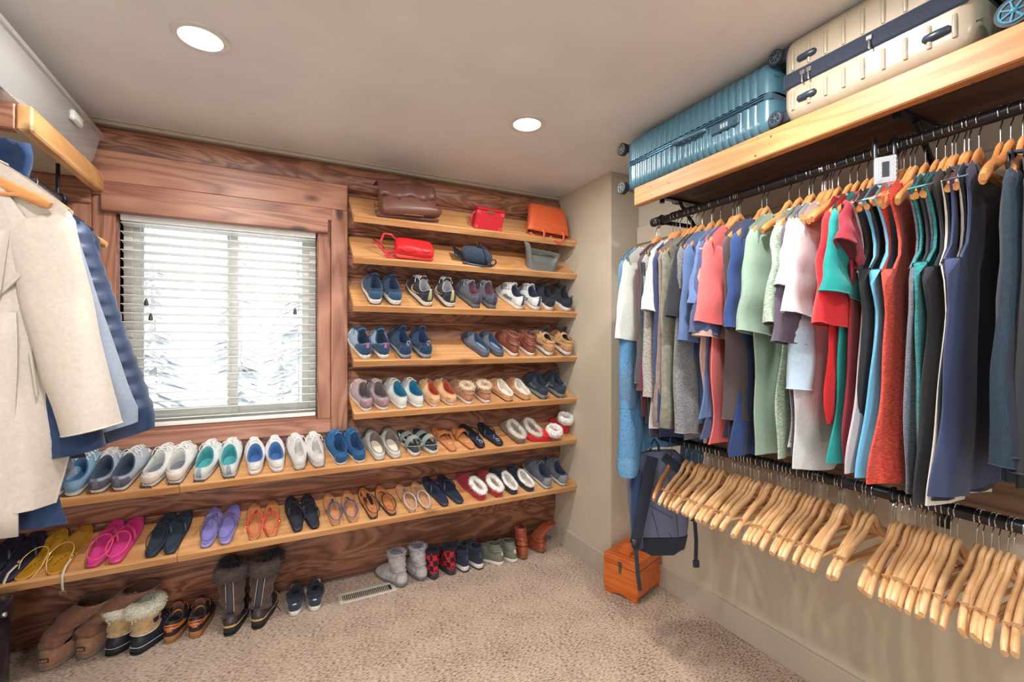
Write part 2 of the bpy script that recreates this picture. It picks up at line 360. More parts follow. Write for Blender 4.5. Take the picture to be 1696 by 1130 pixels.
# venetian blind
bl = empty('window_blind', ((WX0 + WX1) / 2, YB, WZ0), label='white wooden venetian blind with open slats hanging in the window', cat='blind')
SL = M((236, 236, 232), 'plastic', .45)
bx0, bx1 = WX0 + .012, WX1 - .008
o = box_obj('headrail', SL, bx0, bx1, YB - .05, YB + .015, 1.985, 2.030, c=.002, parent=bl); o.location = Vector(o.location) - bl.location
ns = 23; pitch = (1.972 - 1.05) / (ns - 1)
sm = MB()
n_ = 6
sec = [(-.025 + .05 * k / n_, .0022 - .0022 * ((k / n_ - .5) * 2) ** 2 + .0013) for k in range(n_ + 1)] + [(.025 - .05 * k / n_, .0022 - .0022 * ((k / n_ - .5) * 2) ** 2 - .0013) for k in range(n_ + 1)]
hw = (bx1 - bx0) / 2
sm.loft([[(xx, y, z) for y, z in sec] for xx in (-hw, hw)])
slat0 = sm.build('slat', SL, bl, ang=30)
for k in range(ns):
    s = slat0 if k == 0 else slat0.copy()
    if k: C.objects.link(s)
    s.location = ((bx0 + bx1) / 2 - bl.location.x, -.02, 1.972 - pitch * k - WZ0); s.rotation_euler = (R(-9 + rnd.uniform(-1, 1)), 0, rnd.uniform(-.001, .001))
o = box_obj('bottom_rail', SL, bx0, bx1, YB - .045, YB + .005, WZ0 + .002, WZ0 + .022, c=.003, parent=bl); o.location = Vector(o.location) - bl.location
m = MB()
for fx in (.09, .52, .90):
    for dy in (-.046, .006):
        x = bx0 + (bx1 - bx0) * fx
        m.tube([(x, YB + dy, 1.99), (x, YB + dy, WZ0 + .01)], .0009, 4)
m.build('ladder_cord', M((206, 206, 200), 'fabric'), bl).location = -bl.location
for (fx, zt) in ((.115, 1.625), (.135, 1.555), (.875, 1.60)):
    x = bx0 + (bx1 - bx0) * fx
    c_ = MB().tube([(x, YB - .056, 2.0), (x + .002, YB - .057, zt)], .001, 5).build('pull_cord', M((215, 215, 210), 'fabric'), bl); c_.location = -bl.location
    t_ = MB().tube([(x + .002, YB - .057, zt), (x + .002, YB - .057, zt - .012), (x + .002, YB - .057, zt - .03), (x + .002, YB - .057, zt - .034)], [.003, .007, .010, .006], 10).build('tassel', M((60, 52, 50), 'plastic'), bl); t_.location = -bl.location

# ------------------------------------------------------------------ outdoors beyond the window: snow and pale trees
slab('ground', M((232, 236, 240), 'paint', .9), -30, 30, YB + .6, 60, -2.2, -2.0)
TR = M((218, 222, 224), 'paint'); BK = M((190, 186, 182), 'paint')
r2 = random.Random(3)
TX = [(-7.5, 14), (-5.4, 17), (-3.2, 12.5), (-1.2, 18), (.8, 14), (2.6, 19), (-9, 20), (-4.3, 22), (.1, 23)]
for k, (x, y) in enumerate(TX):
    t = empty('conifer_tree', (x, y, -2), label='snowy conifer outside the window, ' + ORD[sorted(TX, key=lambda q: q[0] / q[1]).index((x, y))] + ' from the left', cat='tree', group='snowy trees outside the window')
    hh = r2.uniform(6.5, 9)
    MB().tube([(0, 0, 0), (0, 0, hh * .5), (0, 0, hh)], [.16, .1, .02], 8).build('trunk', BK, t)
    m = MB()
    for q in range(240):
        f = r2.random(); z = hh * (.1 + .88 * f); l = (1 - f) * 1.6 + .15; a = r2.uniform(0, 2 * pi)
        d = Vector((cos(a), sin(a), 0)); p0 = Vector((0, 0, z)); p1 = d * l + Vector((0, 0, z - l * .35)); sd = Vector((-d.y, d.x, 0)) * .12 * (l + .3)
        m.add([p0, p0.lerp(p1, .6) + sd, p1, p0.lerp(p1, .6) - sd, p0.lerp(p1, .5) + Vector((0, 0, .06))], [(0, 1, 4), (1, 2, 4), (2, 3, 4), (3, 0, 4)])
    tag(m.build('foliage', TR, t, smooth=False), kind='stuff')

# ------------------------------------------------------------------ recessed ceiling lights
EM, ent, eb = newmat('lamp_lens'); eb.inputs['Emission Color'].default_value = (1, .95, .88, 1); eb.inputs['Emission Strength'].default_value = 6; eb.inputs['Base Color'].default_value = (.9, .9, .9, 1)
RIM = M((214, 210, 204), 'plastic', .5)
LB = ['recessed ceiling light above the window and coats', 'recessed ceiling light nearest the bag shelves', 'recessed ceiling light overhead left of the camera', 'recessed ceiling light overhead towards the shirts', 'recessed ceiling light at the back left of the room', 'recessed ceiling light at the back right of the room']
for (x, y), lb in zip(CANS, LB):
    t = empty('ceiling_light', (x, y, H), label=lb, cat='ceiling light')
    MB().disc((0, 0, -.006), .085, (0, 0, 1), .006, 36, r0=.064).build('trim_ring', RIM, t)
    MB().disc((0, 0, -.003), .064, (0, 0, 1), .003, 36).build('lens', EM, t)

# ------------------------------------------------------------------ slanted shoe shelves on the log wall
YS = 2.50                                         # front edge of every board
#        z_front, z_back, x_left, label
SH = [(2.081, 2.241, .352, 'top slanted pine shelf carrying brown, red and orange bags'),
      (1.862, 2.017, .352, 'second slanted pine shelf from the top with the red strap bag'),
      (1.608, 1.743, .352, 'third slanted pine shelf from the top, of sneakers under the bags'),
      (1.316, 1.436, .352, 'fourth slanted pine shelf from the top, with an empty gap'),
      (1.040, 1.135, .352, 'fifth slanted pine shelf, of canvas shoes and fur slippers'),
      (.770, .868, XL, 'long slanted pine shelf just below the window'),
      (.459, .556, XL, 'lowest long slanted pine shelf, of flip flops and sandals')]
def shelf_frame(k):
    """origin at the front top edge, unit slope vector, angle"""
    zf, zb, xl, _ = SH[k]; dy = YB - .035 - YS; a = math.atan2(zb - zf, dy); return YS, zf, a
for k, (zf, zb, xl, lb) in enumerate(SH):
    y0, z0, a = shelf_frame(k)
    ln = (YB - .035 - YS) / cos(a)
    t = empty('shoe_shelf', ((xl + XC) / 2, y0, z0), (a, 0, 0), lb, 'shelf', 'slanted shelves on the log wall')
    hw = (XC - .002 - xl) / 2
    if k < 5: MB().box(-hw, hw, .012, ln, -.022, 0, .001).build('board', SHELF, t, smooth=False)
    else:
        xj = x_at(297 if k == 5 else 293, YS) - (xl + XC) / 2
        for (u0, u1) in ((-hw, xj - .0006), (xj + .0006, hw)):
            o = MB().box(u0 - (u0 + u1) / 2, u1 - (u0 + u1) / 2, .012, ln, -.022, 0, .001).build('board', SHELF, t, smooth=False); o.location = ((u0 + u1) / 2, 0, 0)
    spans = [(-hw, hw)] if k < 5 else [(-hw, xj - .0006), (xj + .0006, hw)]
    for (u0, u1) in spans:
        o = MB().box(u0 - (u0 + u1) / 2, u1 - (u0 + u1) / 2, -.006, .012, -.030, .008, .002).build('front_rail', SHELF, t, smooth=False); o.location = ((u0 + u1) / 2, 0, 0)
    tri = []
    for bx_ in ([-hw + .02, 0, hw - .03] if k < 5 else [-hw + .5, 0, hw - .03]):
        m = MB(); c_, s_ = cos(-a), sin(-a)
        # wedge cleat under the board, down to the log
        P = [(0, .04, -.024), (0, ln - .004, -.024), (0, ln - .004 - .14 * sin(a), -.024 - .14 * cos(a))]
        m.add([(bx_, p[1], p[2]) for p in P] + [(bx_ + .02, p[1], p[2]) for p in P], [(0, 1, 2), (5, 4, 3), (0, 3, 4, 1), (1, 4, 5, 2), (2, 5, 3, 0)])
        m.build('cleat', SHELF, t, smooth=False)
# ------------------------------------------------------------------ footwear
NT = 28
def mix(a, b, t): return a + (b - a) * t
class Foot:
    """one shoe's surfaces: outline of the sole, rim of the opening, and the upper between them.
       heel at y = 0, toe at y = L, side = +1 right shoe, -1 left shoe"""
    def __init__(s, L=.265, W=.098, side=1, sole=(.026, .018), t0=.03, t1=.50, rw=.030, hh=.075, hs=.058, hf=.088, point=.8, toeh=1.0, bulge=.004):
        s.L, s.W, s.side, s.sl, s.t0, s.t1, s.rw, s.hh, s.hs, s.hf, s.pt, s.toeh, s.bulge = L, W, side, sole, t0, t1, rw, hh, hs, hf, point, toeh, bulge
    def solez(s, t):                                     # top of the sole
        return mix(s.sl[0], s.sl[1], min(1, max(0, (t - .2) / .4)))
    def spring(s, t): return .012 * max(0, (t - .78) / .22) ** 2    # toe spring
    def out(s, th, k=1.0):
        t = .5 - .5 * cos(th); sn = sin(th)
        g = .80 + .20 * (3 * ((t - .15) / .5) ** 2 - 2 * ((t - .15) / .5) ** 3 if .15 < t < .65 else (0 if t <= .15 else 1))
        g -= .04 * math.exp(-((t - .38) / .12) ** 2)
        e = mix(.60, s.pt, min(1, max(0, (t - .1) / .5)))
        x = math.copysign(abs(sn) ** e, sn) * s.W / 2 * g * k
        xc = -s.side * s.W * .07 * sin(pi * min(1, t * 1.05)) + s.side * s.W * .02
        return Vector((x + xc, s.L * (.5 - .5 * cos(th) * (1 if k == 1 else 1 - (1 - k) * .35)), t))
    def rim(s, th):
        c = cos(th); y = s.L * mix(s.t0, s.t1, .5 - .5 * c)
        sn = sin(th); x = math.copysign(abs(sn) ** .85, sn) * s.rw
        z = s.hs + (s.hh - s.hs) * max(0, c) ** 2.5 + (s.hf - s.hs) * max(0, -c) ** 1.5
        t = y / s.L
        return Vector((x - s.side * s.W * .05 * sin(pi * t), y, z))
    def P(s, th, v, off=0.0):
        v = min(1.0, max(0.0, v))
        o = s.out(th); r = s.rim(th); wt = max(0, -cos(th)); ws = abs(sin(th))
        z0 = s.solez(o.z) - .003 + s.spring(o.z)
        qa = mix(1.9, 1.15, wt ** .7); pb = mix(1.05, 1.75, wt ** .7) * s.toeh
        a = v ** qa; b = 1 - (1 - v) ** pb
        b_ = s.bulge * sin(pi * min(1, v * 1.1)) * (1 - wt * .5)
        n = Vector((sin(th), -cos(th) * .8, 0))
        p = Vector((mix(o.x, r.x, a), mix(o.y, r.y, a), mix(z0, r.z, b))) + n * b_
        if off: p += (n * (1 - v * wt * .8) + Vector((0, 0, v * (.25 + .75 * wt)))).normalized() * off
        return p
def foot_sole(F, mat, root, tread=None, name='sole', wedge=0):
    rings = []
    for (k, zf) in ((.90, 0.0), (.985, .12), (1.035, .5), (1.03, .9), (1.0, 1.0), (.80, 1.0)):
        ring = []
        for i in range(NT):
            th = 2 * pi * i / NT; o = F.out(th, k); z = F.solez(o.z) * zf + F.spring(o.z) * (1.0)
            ring.append((o.x, o.y + (0 if k <= 1.0 else -cos(th) * .0035), z))
        rings.append(ring)
    o = MB().loft(rings).build(name, mat, root, ang=40)
    if tread:
        rg = []
        for (k, z) in ((.90, -.0), (1.0, .0008), (1.042, .004), (1.044, .008), (.95, .0085)):
            rg.append([(F.out(2 * pi * i / NT, k).x, F.out(2 * pi * i / NT, k).y + (0 if k <= 1 else -cos(2 * pi * i / NT) * .005), z + F.spring(F.out(2 * pi * i / NT, k).z)) for i in range(NT)])
        MB().loft(rg).build('outsole', tread, root, ang=40)
    return o
def foot_upper(F, mat, root, nv=7, name='upper'):
    return MB().grid(lambda i, j: F.P(2 * pi * i / NT, j / nv), NT, nv, wrap=True).build(name, mat, root, ang=60, solid=0)
def foot_lining(F, mat, root, inmat=None, rim_thick=.005):
    rows = [lambda th: F.P(th, 1.0, .0006), lambda th: F.rim(th) + Vector((-sin(th) * rim_thick * .5, cos(th) * rim_thick * .5, .0028)),
            lambda th: F.rim(th) + Vector((-sin(th) * rim_thick, cos(th) * rim_thick, .000)),
            lambda th: Vector((F.rim(th).x * .82, F.rim(th).y * .96 + .004, F.rim(th).z * .6)),
            lambda th: Vector((F.rim(th).x * .86, mix(F.rim(th).y, F.L * .3, .1), F.solez(.2) + .003))]
    m = MB().grid(lambda i, j: rows[j](2 * pi * i / NT), NT, 4, wrap=True)
    m.build('lining', mat, root, ang=60)
    ring = [rows[4](2 * pi * i / NT) + Vector((0, 0, .0005)) for i in range(NT)]
    MB().add(ring, [tuple(range(NT))]).build('insole', inmat or mat, root)
def foot_patch(F, name, mat, root, th0, th1, v0, v1, off=.0016, n=8, m=5):
    """a second layer of material over part of the upper"""
    g = MB().grid(lambda i, j: F.P(mix(th0, th1, i / n), mix(v0, v1, j / m), off), n, m)
    return g.build(name, mat, root, ang=60, solid=.002)
def foot_laces(F, mat, root, n=5, v0=.45, v1=.97, dth=.42, r=.0022, bow=True, rr=rnd):
    m = MB()
    for k in range(n):
        v = mix(v0, v1, k / (n - 1)); v2 = min(1, v + .5 * (v1 - v0) / n); d = dth * mix(.75, 1.45, (k / (n - 1)))
        for sg in ((1,) if k % 1 == 0 else (1, -1)):
            pts = []
            for q in range(5):
                f = q / 4; th = pi + sg * mix(-d, d, f); p = F.P(th, mix(v, v2, f), .004); p.z += .003 * sin(pi * f); pts.append(p)
            m.tube(pts, r, 5, .6)
            pts = []
            for q in range(5):
                f = q / 4; th = pi - sg * mix(-d, d, f); p = F.P(th, mix(v, v2, f), .005); p.z += .004 * sin(pi * f); pts.append(p)
            m.tube(pts, r, 5, .6)
    if bow:
        c = F.P(pi, v1, .008)
        for sg in (-1, 1):
            m.tube([c, c + Vector((sg * .014, .004, .008)), c + Vector((sg * .026, -.002, .004)), c + Vector((sg * .020, -.010, .001)), c], r * .8, 5)
            m.tube([c, c + Vector((sg * .014, .012, .004)), c + Vector((sg * .030, .016, -.006)), c + Vector((sg * .038, .006, -.018)), c + Vector((sg * .040, -.004, -.030))], r * .75, 5)
    return m.build('laces', mat, root)
def foot_tongue(F, mat, root, up=.022, w=.022, lean=-.25):
    c = F.rim(pi); n = 6
    def P(i, j):
        u = -1 + 2 * i / n; v = j / 4
        return Vector((c.x + u * w * (1 - .15 * v), c.y + .012 + (lean * .05 - .012) * v - .006 * u * u, c.z - .016 + (up + .016) * v - .006 * u * u - .004 * (abs(u) > .9) * v))
    return MB().grid(P, n, 4).build('tongue', mat, root, ang=60, solid=.0055)
def foot_shaft(F, mat, root, h, rx, ry, lean=(0, 0), fold=.003, name='shaft', nz=10, slump=None, seed=0, lin=None):
    """boot leg growing out of the rim; lean = (dx, dy) at the top"""
    base = [F.P(2 * pi * i / NT, 1.0) for i in range(NT)]; cx = sum(p.x for p in base) / NT; cy = sum(p.y for p in base) / NT
    def P(i, j, s=1.0, dz=0.0):
        th = 2 * pi * i / NT; f = j / nz; e = f * f * (3 - 2 * f)
        x = mix(base[i % NT].x - cx, sin(th) * rx * s, min(1, e * 1.6)); y = mix(base[i % NT].y - cy, -cos(th) * ry * s, min(1, e * 1.6))
        z = mix(base[i % NT].z, F.hs + h, f)
        w = fold * sin(f * 22 + 3 * noise.noise(Vector((th, f * 2, seed)))) * (1 - f) * 1.5 + fold * noise.noise(Vector((sin(th) * 1.5, cos(th) * 1.5, f * 4 + seed)))
        r = Vector((x, y, 0)); k = 1 + w / max(.02, r.length)
        if slump:
            b = slump(f); return Vector((cx + x * k + b[0], cy + y * k + b[1], z + b[2] + dz))
        return Vector((cx + x * k + lean[0] * f, cy + y * k + lean[1] * f, z + dz))
    MB().grid(lambda i, j: P(i, j), NT, nz, wrap=True).build(name, mat, root, ang=70, solid=.004)
    if lin:
        MB().grid(lambda i, j: P(i, nz - j * 1.4 if j else nz, .93, 0), NT, 5, wrap=True).build('shaft_lining', lin, root, ang=70)
    return [P(i, nz) for i in range(NT)]
def fluffy(loop, r, mat, root, name='fur_trim', n=420, ln=.009, wd=.0009, rz=None, seed=1):
    """padded roll of fleece along a closed loop, with short hairs standing out of it"""
    rr = random.Random(seed); rz = rz or r; m = MB(); N = len(loop); loop = [Vector(p) for p in loop]
    c = sum(loop, Vector()) / N; K = 8
    def ring(i):
        p = loop[i % N]; a = loop[(i - 1) % N]; b = loop[(i + 1) % N]; t = (b - a).normalized()
        o = (p - c); o = (o - t * o.dot(t)); o.z = 0; o = o.normalized() if o.length > 1e-6 else Vector((1, 0, 0)); u = t.cross(o).normalized()
        return p, o, u
    def S(i, q):
        p, o, u = ring(i); a = 2 * pi * q / K; b = 1 + .28 * noise.noise(p * 70 + Vector((seed, q * .9, 0)))
        return p + o * cos(a) * r * b + u * sin(a) * rz * b
    m.grid(lambda i, j: S(i % N, j), N, K, wrap=True)
    def pf(R_):
        i = R_.randrange(N); q = R_.random() * K; p, o, u = ring(i); pt = S(i, q).lerp(S(i + 1, q), R_.random()); a = 2 * pi * q / K
        return pt, (o * cos(a) + u * sin(a))
    m.fur(pf, n, ln, wd, rr)
    return m.build(name, mat, root, ang=180)

def sneaker(d, side, root):
    g = d.get
    hk = 1.22 if g('lace') and not g('fur') else 1.1
    F = Foot(L=g('L', .27) * 1.03, W=g('W', .100) * 1.06, side=side, sole=g('sole', (.030, .022)), t0=g('t0', .03), t1=g('t1', .50), rw=g('rw', .031) * 1.08, hh=g('hh', .082) * hk, hs=g('hs', .060) * hk, hf=g('hf', .090) * hk, point=g('pt', .8), toeh=g('toeh', 1), bulge=g('bulge', .004))
    foot_sole(F, M(g('solec', (235, 235, 232)), 'rubber'), root, tread=M(g('tread'), 'rubber') if g('tread') else None)
    um = M(g('c'), g('k', 'fabric')); foot_upper(F, um, root)
    foot_lining(F, M(g('lin', (60, 70, 90)), 'fabric'), root, M(g('ins', g('lin', (60, 70, 90))), 'fabric'), g('pad', .006))
    if g('toecap'): foot_patch(F, 'toe_cap', M(g('toecap'), g('capk', 'rubber')), root, pi - g('capw', .95), pi + g('capw', .95), .02, g('caph', .42))
    if g('heelc'): foot_patch(F, 'heel_counter', M(g('heelc'), g('heelk', 'fabric')), root, -g('heelw', .8), g('heelw', .8), .02, g('heelh', .75))
    if g('tab'): foot_patch(F, 'heel_tab', M(g('tab'), 'fabric'), root, -.10, .10, g('tab0', .15), 1.0, .003)
    if g('eye'):
        for sg in (-1, 1): foot_patch(F, 'eyestay', M(g('eye'), 'leather'), root, pi + sg * .42, pi + sg * .95, .40, 1.0, .002)
    if g('stripe'):
        for sg in (-1, 1): foot_patch(F, 'side_stripe', M(g('stripe'), 'leather'), root, sg * 1.15, sg * 1.75, g('sv0', .25), g('sv1', .6), .0025)
    if g('foxing'):                                    # thin coloured lines round the rubber band
        m = MB()
        for zz in g('foxz', (.72,)):
            m.tube([(F.out(2 * pi * i / 40).x * 1.045 - 0, F.out(2 * pi * i / 40).y - cos(2 * pi * i / 40) * .0035, F.solez(F.out(2 * pi * i / 40).z) * zz + F.spring(F.out(2 * pi * i / 40).z)) for i in range(40)], .0011, 4, closed=True)
        m.build('foxing_line', M(g('foxing'), 'rubber'), root)
    if g('lace'): foot_laces(F, M(g('lace'), 'fabric'), root, n=g('nl', 5), bow=g('bow', True))
    if g('tongue'): foot_tongue(F, M(g('tongue'), 'fabric'), root, up=g('tup', .02))
    if g('loop'):
        p = F.P(0, 1.0); MB().tube([p + Vector((-.007, .001, -.012)), p + Vector((-.007, -.002, .014)), p + Vector((.007, -.002, .014)), p + Vector((.007, .001, -.012))], .0022, 5, 1).build('pull_loop', M(g('loop'), 'fabric'), root)
    if g('logo'):                                       # woven mark on the heel band
        t, sz, col = g('logo'); p = F.P(0, .0); mt = Matrix.Translation((p.x, -.0085, F.sl[0] * .5)) @ Matrix.Rotation(R(90), 4, 'X')
        writing('heel_lettering', t, sz, M(col, 'rubber'), root, mt, .0008)
    if g('tag'):
        a, v, col = g('tag'); foot_patch(F, 'side_tag', M(col, 'leather'), root, a - .13, a + .13, v - .06, v + .06, .003, 2, 2)
    if g('mark'):                                        # curved emblem on the outer flank
        col, sg = g('mark')
        m = MB(); pts = [F.P(sg * mix(1.0, 2.0, q / 8), .30 + .42 * (abs(q / 8 - .45) * 1.6) ** 1.5, .0035) for q in range(9)]
        m.tube(pts, [.001 + .0022 * sin(pi * (q + .5) / 9) for q in range(9)], 5, .6); m.build('emblem', M(col, 'plastic'), root)
    if g('shaft'):
        h, rx, ry, ln = g('shaft'); top = foot_shaft(F, M(g('shaftc', g('c')), g('k', 'fabric')), root, h, rx, ry, lean=ln, lin=M(g('lin', (60, 60, 60)), 'fabric'), seed=side, fold=g('fold', .003))
        if g('quilt'):
            m = MB()
            for f in range(5):
                z = F.hs + h * (.05 + f * .2); 
                m.tube([(F.rim(0).x + sin(a) * (rx + .003), F.L * .25 + ln[1] * f * .2 - cos(a) * (ry + .003), z) for a in [2 * pi * q / 20 for q in range(20)]], h * .09, 6, closed=True)
            m.build('quilted_rib', um, root)
        if g('fur'): fluffy(top, g('furr', .012), M(g('fur'), 'fur'), root, n=700, ln=.014, wd=.0012, seed=side + 3)
        F.top = top
    elif g('fur'):
        fluffy([F.rim(2 * pi * i / NT) for i in range(NT)], g('furr', .010), M(g('fur'), 'fur'), root, n=g('furn', 600), ln=g('furl', .008), seed=side + 5)
    return F
def sandal(d, side, root):
    """footbed with straps: kind thong, slide, cross, sling, ankle"""
    g = d.get; L = g('L', .25); W = g('W', .088)
    F = Foot(L=L, W=W, side=side, sole=g('sole', (.018, .014)), point=.78)
    foot_sole(F, M(g('solec', g('c')), g('sk', 'rubber')), root, tread=M(g('tread'), 'rubber') if g('tread') else None)
    rg = [[(F.out(2 * pi * i / NT, k).x, F.out(2 * pi * i / NT, k).y, F.solez(F.out(2 * pi * i / NT, k).z) + F.spring(F.out(2 * pi * i / NT, k).z) + dz) for i in range(NT)] for k, dz in ((.97, -.001), (.955, .0016), (.90, .0026), (.6, .0012), (.2, .0008))]
    fb = MB().loft(rg).build('footbed', g('bedm') or M(g('c'), g('bk', 'rubber')), root, ang=60)
    sz = lambda t: F.solez(t)
    sm = M(g('strap', (30, 30, 34)), g('stk', 'leather')); wid = g('sw', .009); xc = -side * W * .06
    def ribbon(name, pts, w, mat=sm, flat=.22):
        n = 10; pv = []
        P_ = [Vector(p) for p in pts]
        for i in range(n + 1):                              # Catmull-Rom through the points
            f = i / n * (len(P_) - 1); k = min(len(P_) - 2, int(f)); u = f - k
            a, b, c, e = P_[max(0, k - 1)], P_[k], P_[k + 1], P_[min(len(P_) - 1, k + 2)]
            pv.append(.5 * ((2 * b) + (c - a) * u + (2 * a - 5 * b + 4 * c - e) * u * u + (3 * b - a - 3 * c + e) * u ** 3))
        return MB().tube(pv, w / 2, 8, flat).build(name, mat, root, ang=60)
    kd = g('kind', 'thong')
    if kd in ('thong', 'sling'):
        kn = Vector((xc - side * .010, L * .80, sz(.8) + .008)); top = Vector((xc - side * .006, L * .71, sz(.8) + .028))
        MB().tube([kn, (kn + top) / 2, top], .0038, 8).build('toe_post', sm, root)
        for sg in (-1, 1): ribbon('strap', [top, Vector((xc + sg * W * .28, L * .60, sz(.6) + .032)), Vector((xc + sg * W * .43, L * .50, sz(.5) + .014)), Vector((xc + sg * W * .45, L * .46, sz(.5) - .004))], wid)
    if kd == 'slide':
        def P(i, j):
            a = pi * i / 12; f = j / 4; return Vector((xc + cos(a) * W * .53, L * (mix(.50, .50 + g('slw', .26), f)) + L * .03 * cos(a) * side, sz(.6) - .008 + sin(a) ** .8 * .050))
        MB().grid(P, 12, 4).build('strap', sm, root, ang=60, solid=.004)
    if kd == 'cross':
        for sg in (-1, 1):
            def P(i, j, sg=sg):
                a = pi * i / 12; f = j / 4; return Vector((xc + cos(a) * W * .54, L * (mix(.48, .60, f) + sg * .14 * cos(a) + .05), sz(.6) - .008 + sin(a) ** .8 * (.044 + .004 * sg)))
            MB().grid(P, 12, 4).build('strap', sm, root, ang=60, solid=.004)
    if kd == 'sport':
        for (y0, y1, hz, dd) in ((.56, .70, .042, .03), (.20, .34, .075, -.02)):
            def P(i, j):
                a = pi * i / 12; f = j / 3; return Vector((xc + cos(a) * W * .50, L * (mix(y0, y1, f) + dd * cos(a)), sz(.5) - .006 + sin(a) ** .8 * hz))
            MB().grid(P, 12, 3).build('strap', sm, root, ang=60, solid=.004)
        ribbon('heel_strap', [(xc + W * .45, L * .32, sz(.2)), (xc + W * .40, L * .10, sz(.1) + .035), (xc, -.004, sz(0) + .048), (xc - W * .40, L * .10, sz(.1) + .035), (xc - W * .45, L * .32, sz(.2))], .016, sm, .2)
    if kd == 'tband':                                        # T strap over the instep and a loop about the ankle
        top = Vector((xc, L * .50, sz(.5) + .045))
        ribbon('strap', [(xc - side * .008, L * .80, sz(.8) + .003), (xc - side * .005, L * .70, sz(.7) + .026), top], wid)
    if kd in ('sling', 'tband', 'ankle'):
        lm = M(g('loopc', g('strap', (30, 30, 34))), g('lk', 'leather')); lw = g('lw', .006); zz = g('lz', .036)
        dr = g('droop', 0)
        pts = [(xc + sin(a) * W * .43, L * .27 - cos(a) * L * .25, sz(.3) + zz * (.9 - .25 * cos(a)) - dr * max(0, cos(a)) * .02) for a in [2 * pi * q / 22 for q in range(22)]]
        MB().tube(pts, lw / 2, 6, g('lflat', 1.0), closed=True).build('heel_loop', lm, root)
        for sg in (-1, 1): ribbon('side_strap', [(xc + sg * W * .45, L * .46, sz(.4) - .002), (xc + sg * W * .50, L * .40, sz(.4) + zz * .5), (xc + sg * W * .51, L * .33, sz(.3) + zz * .95)], lw)
        if g('buckle'): MB().box(xc + side * W * .5 - .002, xc + side * W * .5 + .005, L * .22, L * .22 + .014, sz(.2) + zz * .6, sz(.2) + zz * .6 + .012, .001).build('buckle', M(g('buckle'), 'metal'), root)
    if g('hang'):
        m = MB().tube([(xc + side * W * .48, L * .20, sz(.2) + .02), (xc + side * W * .50, L * .04, sz(0) + .022), (xc + side * W * .50, -.018, sz(0) + .004), (xc + side * W * .50, -.030, -.030), (xc + side * W * .50, -.032, -.052)], .0045, 6, .3)
        m.build('loose_strap', M((206, 196, 176), 'gloss'), root)
        m = MB(); cx_, cy_, cz_ = xc + side * W * .50, -.034, -.064
        m.tube([(cx_ - .009, cy_, cz_ - .009), (cx_ + .009, cy_, cz_ - .009), (cx_ + .009, cy_, cz_ + .009), (cx_ - .009, cy_, cz_ + .009)], .0022, 6, closed=True); m.build('square_buckle', M((226, 226, 224), 'metal', .35), root)
    if g('dot'): MB().disc((xc, L * .86, sz(.86) + .0045), .010, (0, 0, 1), .002, 16).build('dot', M(g('dot'), 'plastic'), root)
    if g('text'):
        t, s_, col = g('text'); writing('footbed_lettering', t, s_, M(col, 'rubber'), root, Matrix.Translation((xc, L * .26, sz(.2) + .0035)) @ Matrix.Rotation(R(g('trot', 90)), 4, 'Z'), .0006)
    if g('squig'):
        m = MB(); m.tube([(xc + .010 * sin(q * .9), L * (.10 + .03 * q), sz(.2) + .004) for q in range(10)], .0014, 5); m.tube([(xc + .010 * cos(a), L * .13 + .012 * sin(a), sz(.2) + .004) for a in [2 * pi * q / 14 for q in range(14)]], .0012, 5, closed=True)
        m.build('printed_curve', M(g('squig'), 'rubber'), root)
    return F
def slipper(d, side, root):
    g = d.get; dd = dict(d); dd.setdefault('t1', .56); dd.setdefault('rw', .028)
    return sneaker(dd, side, root)

def root_on_shelf(k, px, lab, grp, name='shoe', cat='shoe', s=.008, yaw=0, lift=0.0):
    y0, z0, a = shelf_frame(k); yy = y0 + s * cos(a)
    x = x_at(px, yy)
    rt = empty(name, (x, yy - sin(a) * .001, z0 + s * sin(a) + .001 + lift), Matrix.Rotation(a, 3, 'X') @ Matrix.Rotation(R(yaw), 3, 'Z'), lab, cat, grp)
    return rt
def pair(k, pxs, d, what, fn=sneaker, name='shoe', cat='shoe', s=.014, yaw=(0, 0), grp=None, fmt=None):
    """two shoes of one pair, the left-hand and the right-hand one as they stand on the shelf"""
    for q, (px, sd) in enumerate(zip(pxs, (-1, 1))):
        lab = ('left one' if q == 0 else 'right one') + ' of the ' + what
        rt = root_on_shelf(k, px, lab, grp or 'footwear on the slanted shelves', name, cat, s, yaw[q] if isinstance(yaw, tuple) else yaw)
        fn(d, sd if not d.get('same') else 1, rt)
def floor_pair(pts, d, what, fn=sneaker, name='boot', cat='boot', yaws=(0, 0)):
    out = []
    for q, ((px, row), sd) in enumerate(zip(pts, (-1, 1))):
        p = floor_pt(px, row); lab = ('left one' if q == 0 else 'right one') + ' of the ' + what
        rt = empty(name, (p.x, p.y, .001), (0, 0, R(yaws[q])), lab, cat, 'boots and shoes standing on the carpet')
        out.append((rt, fn(d, sd, rt)))
    return out
WH = (232, 232, 228)
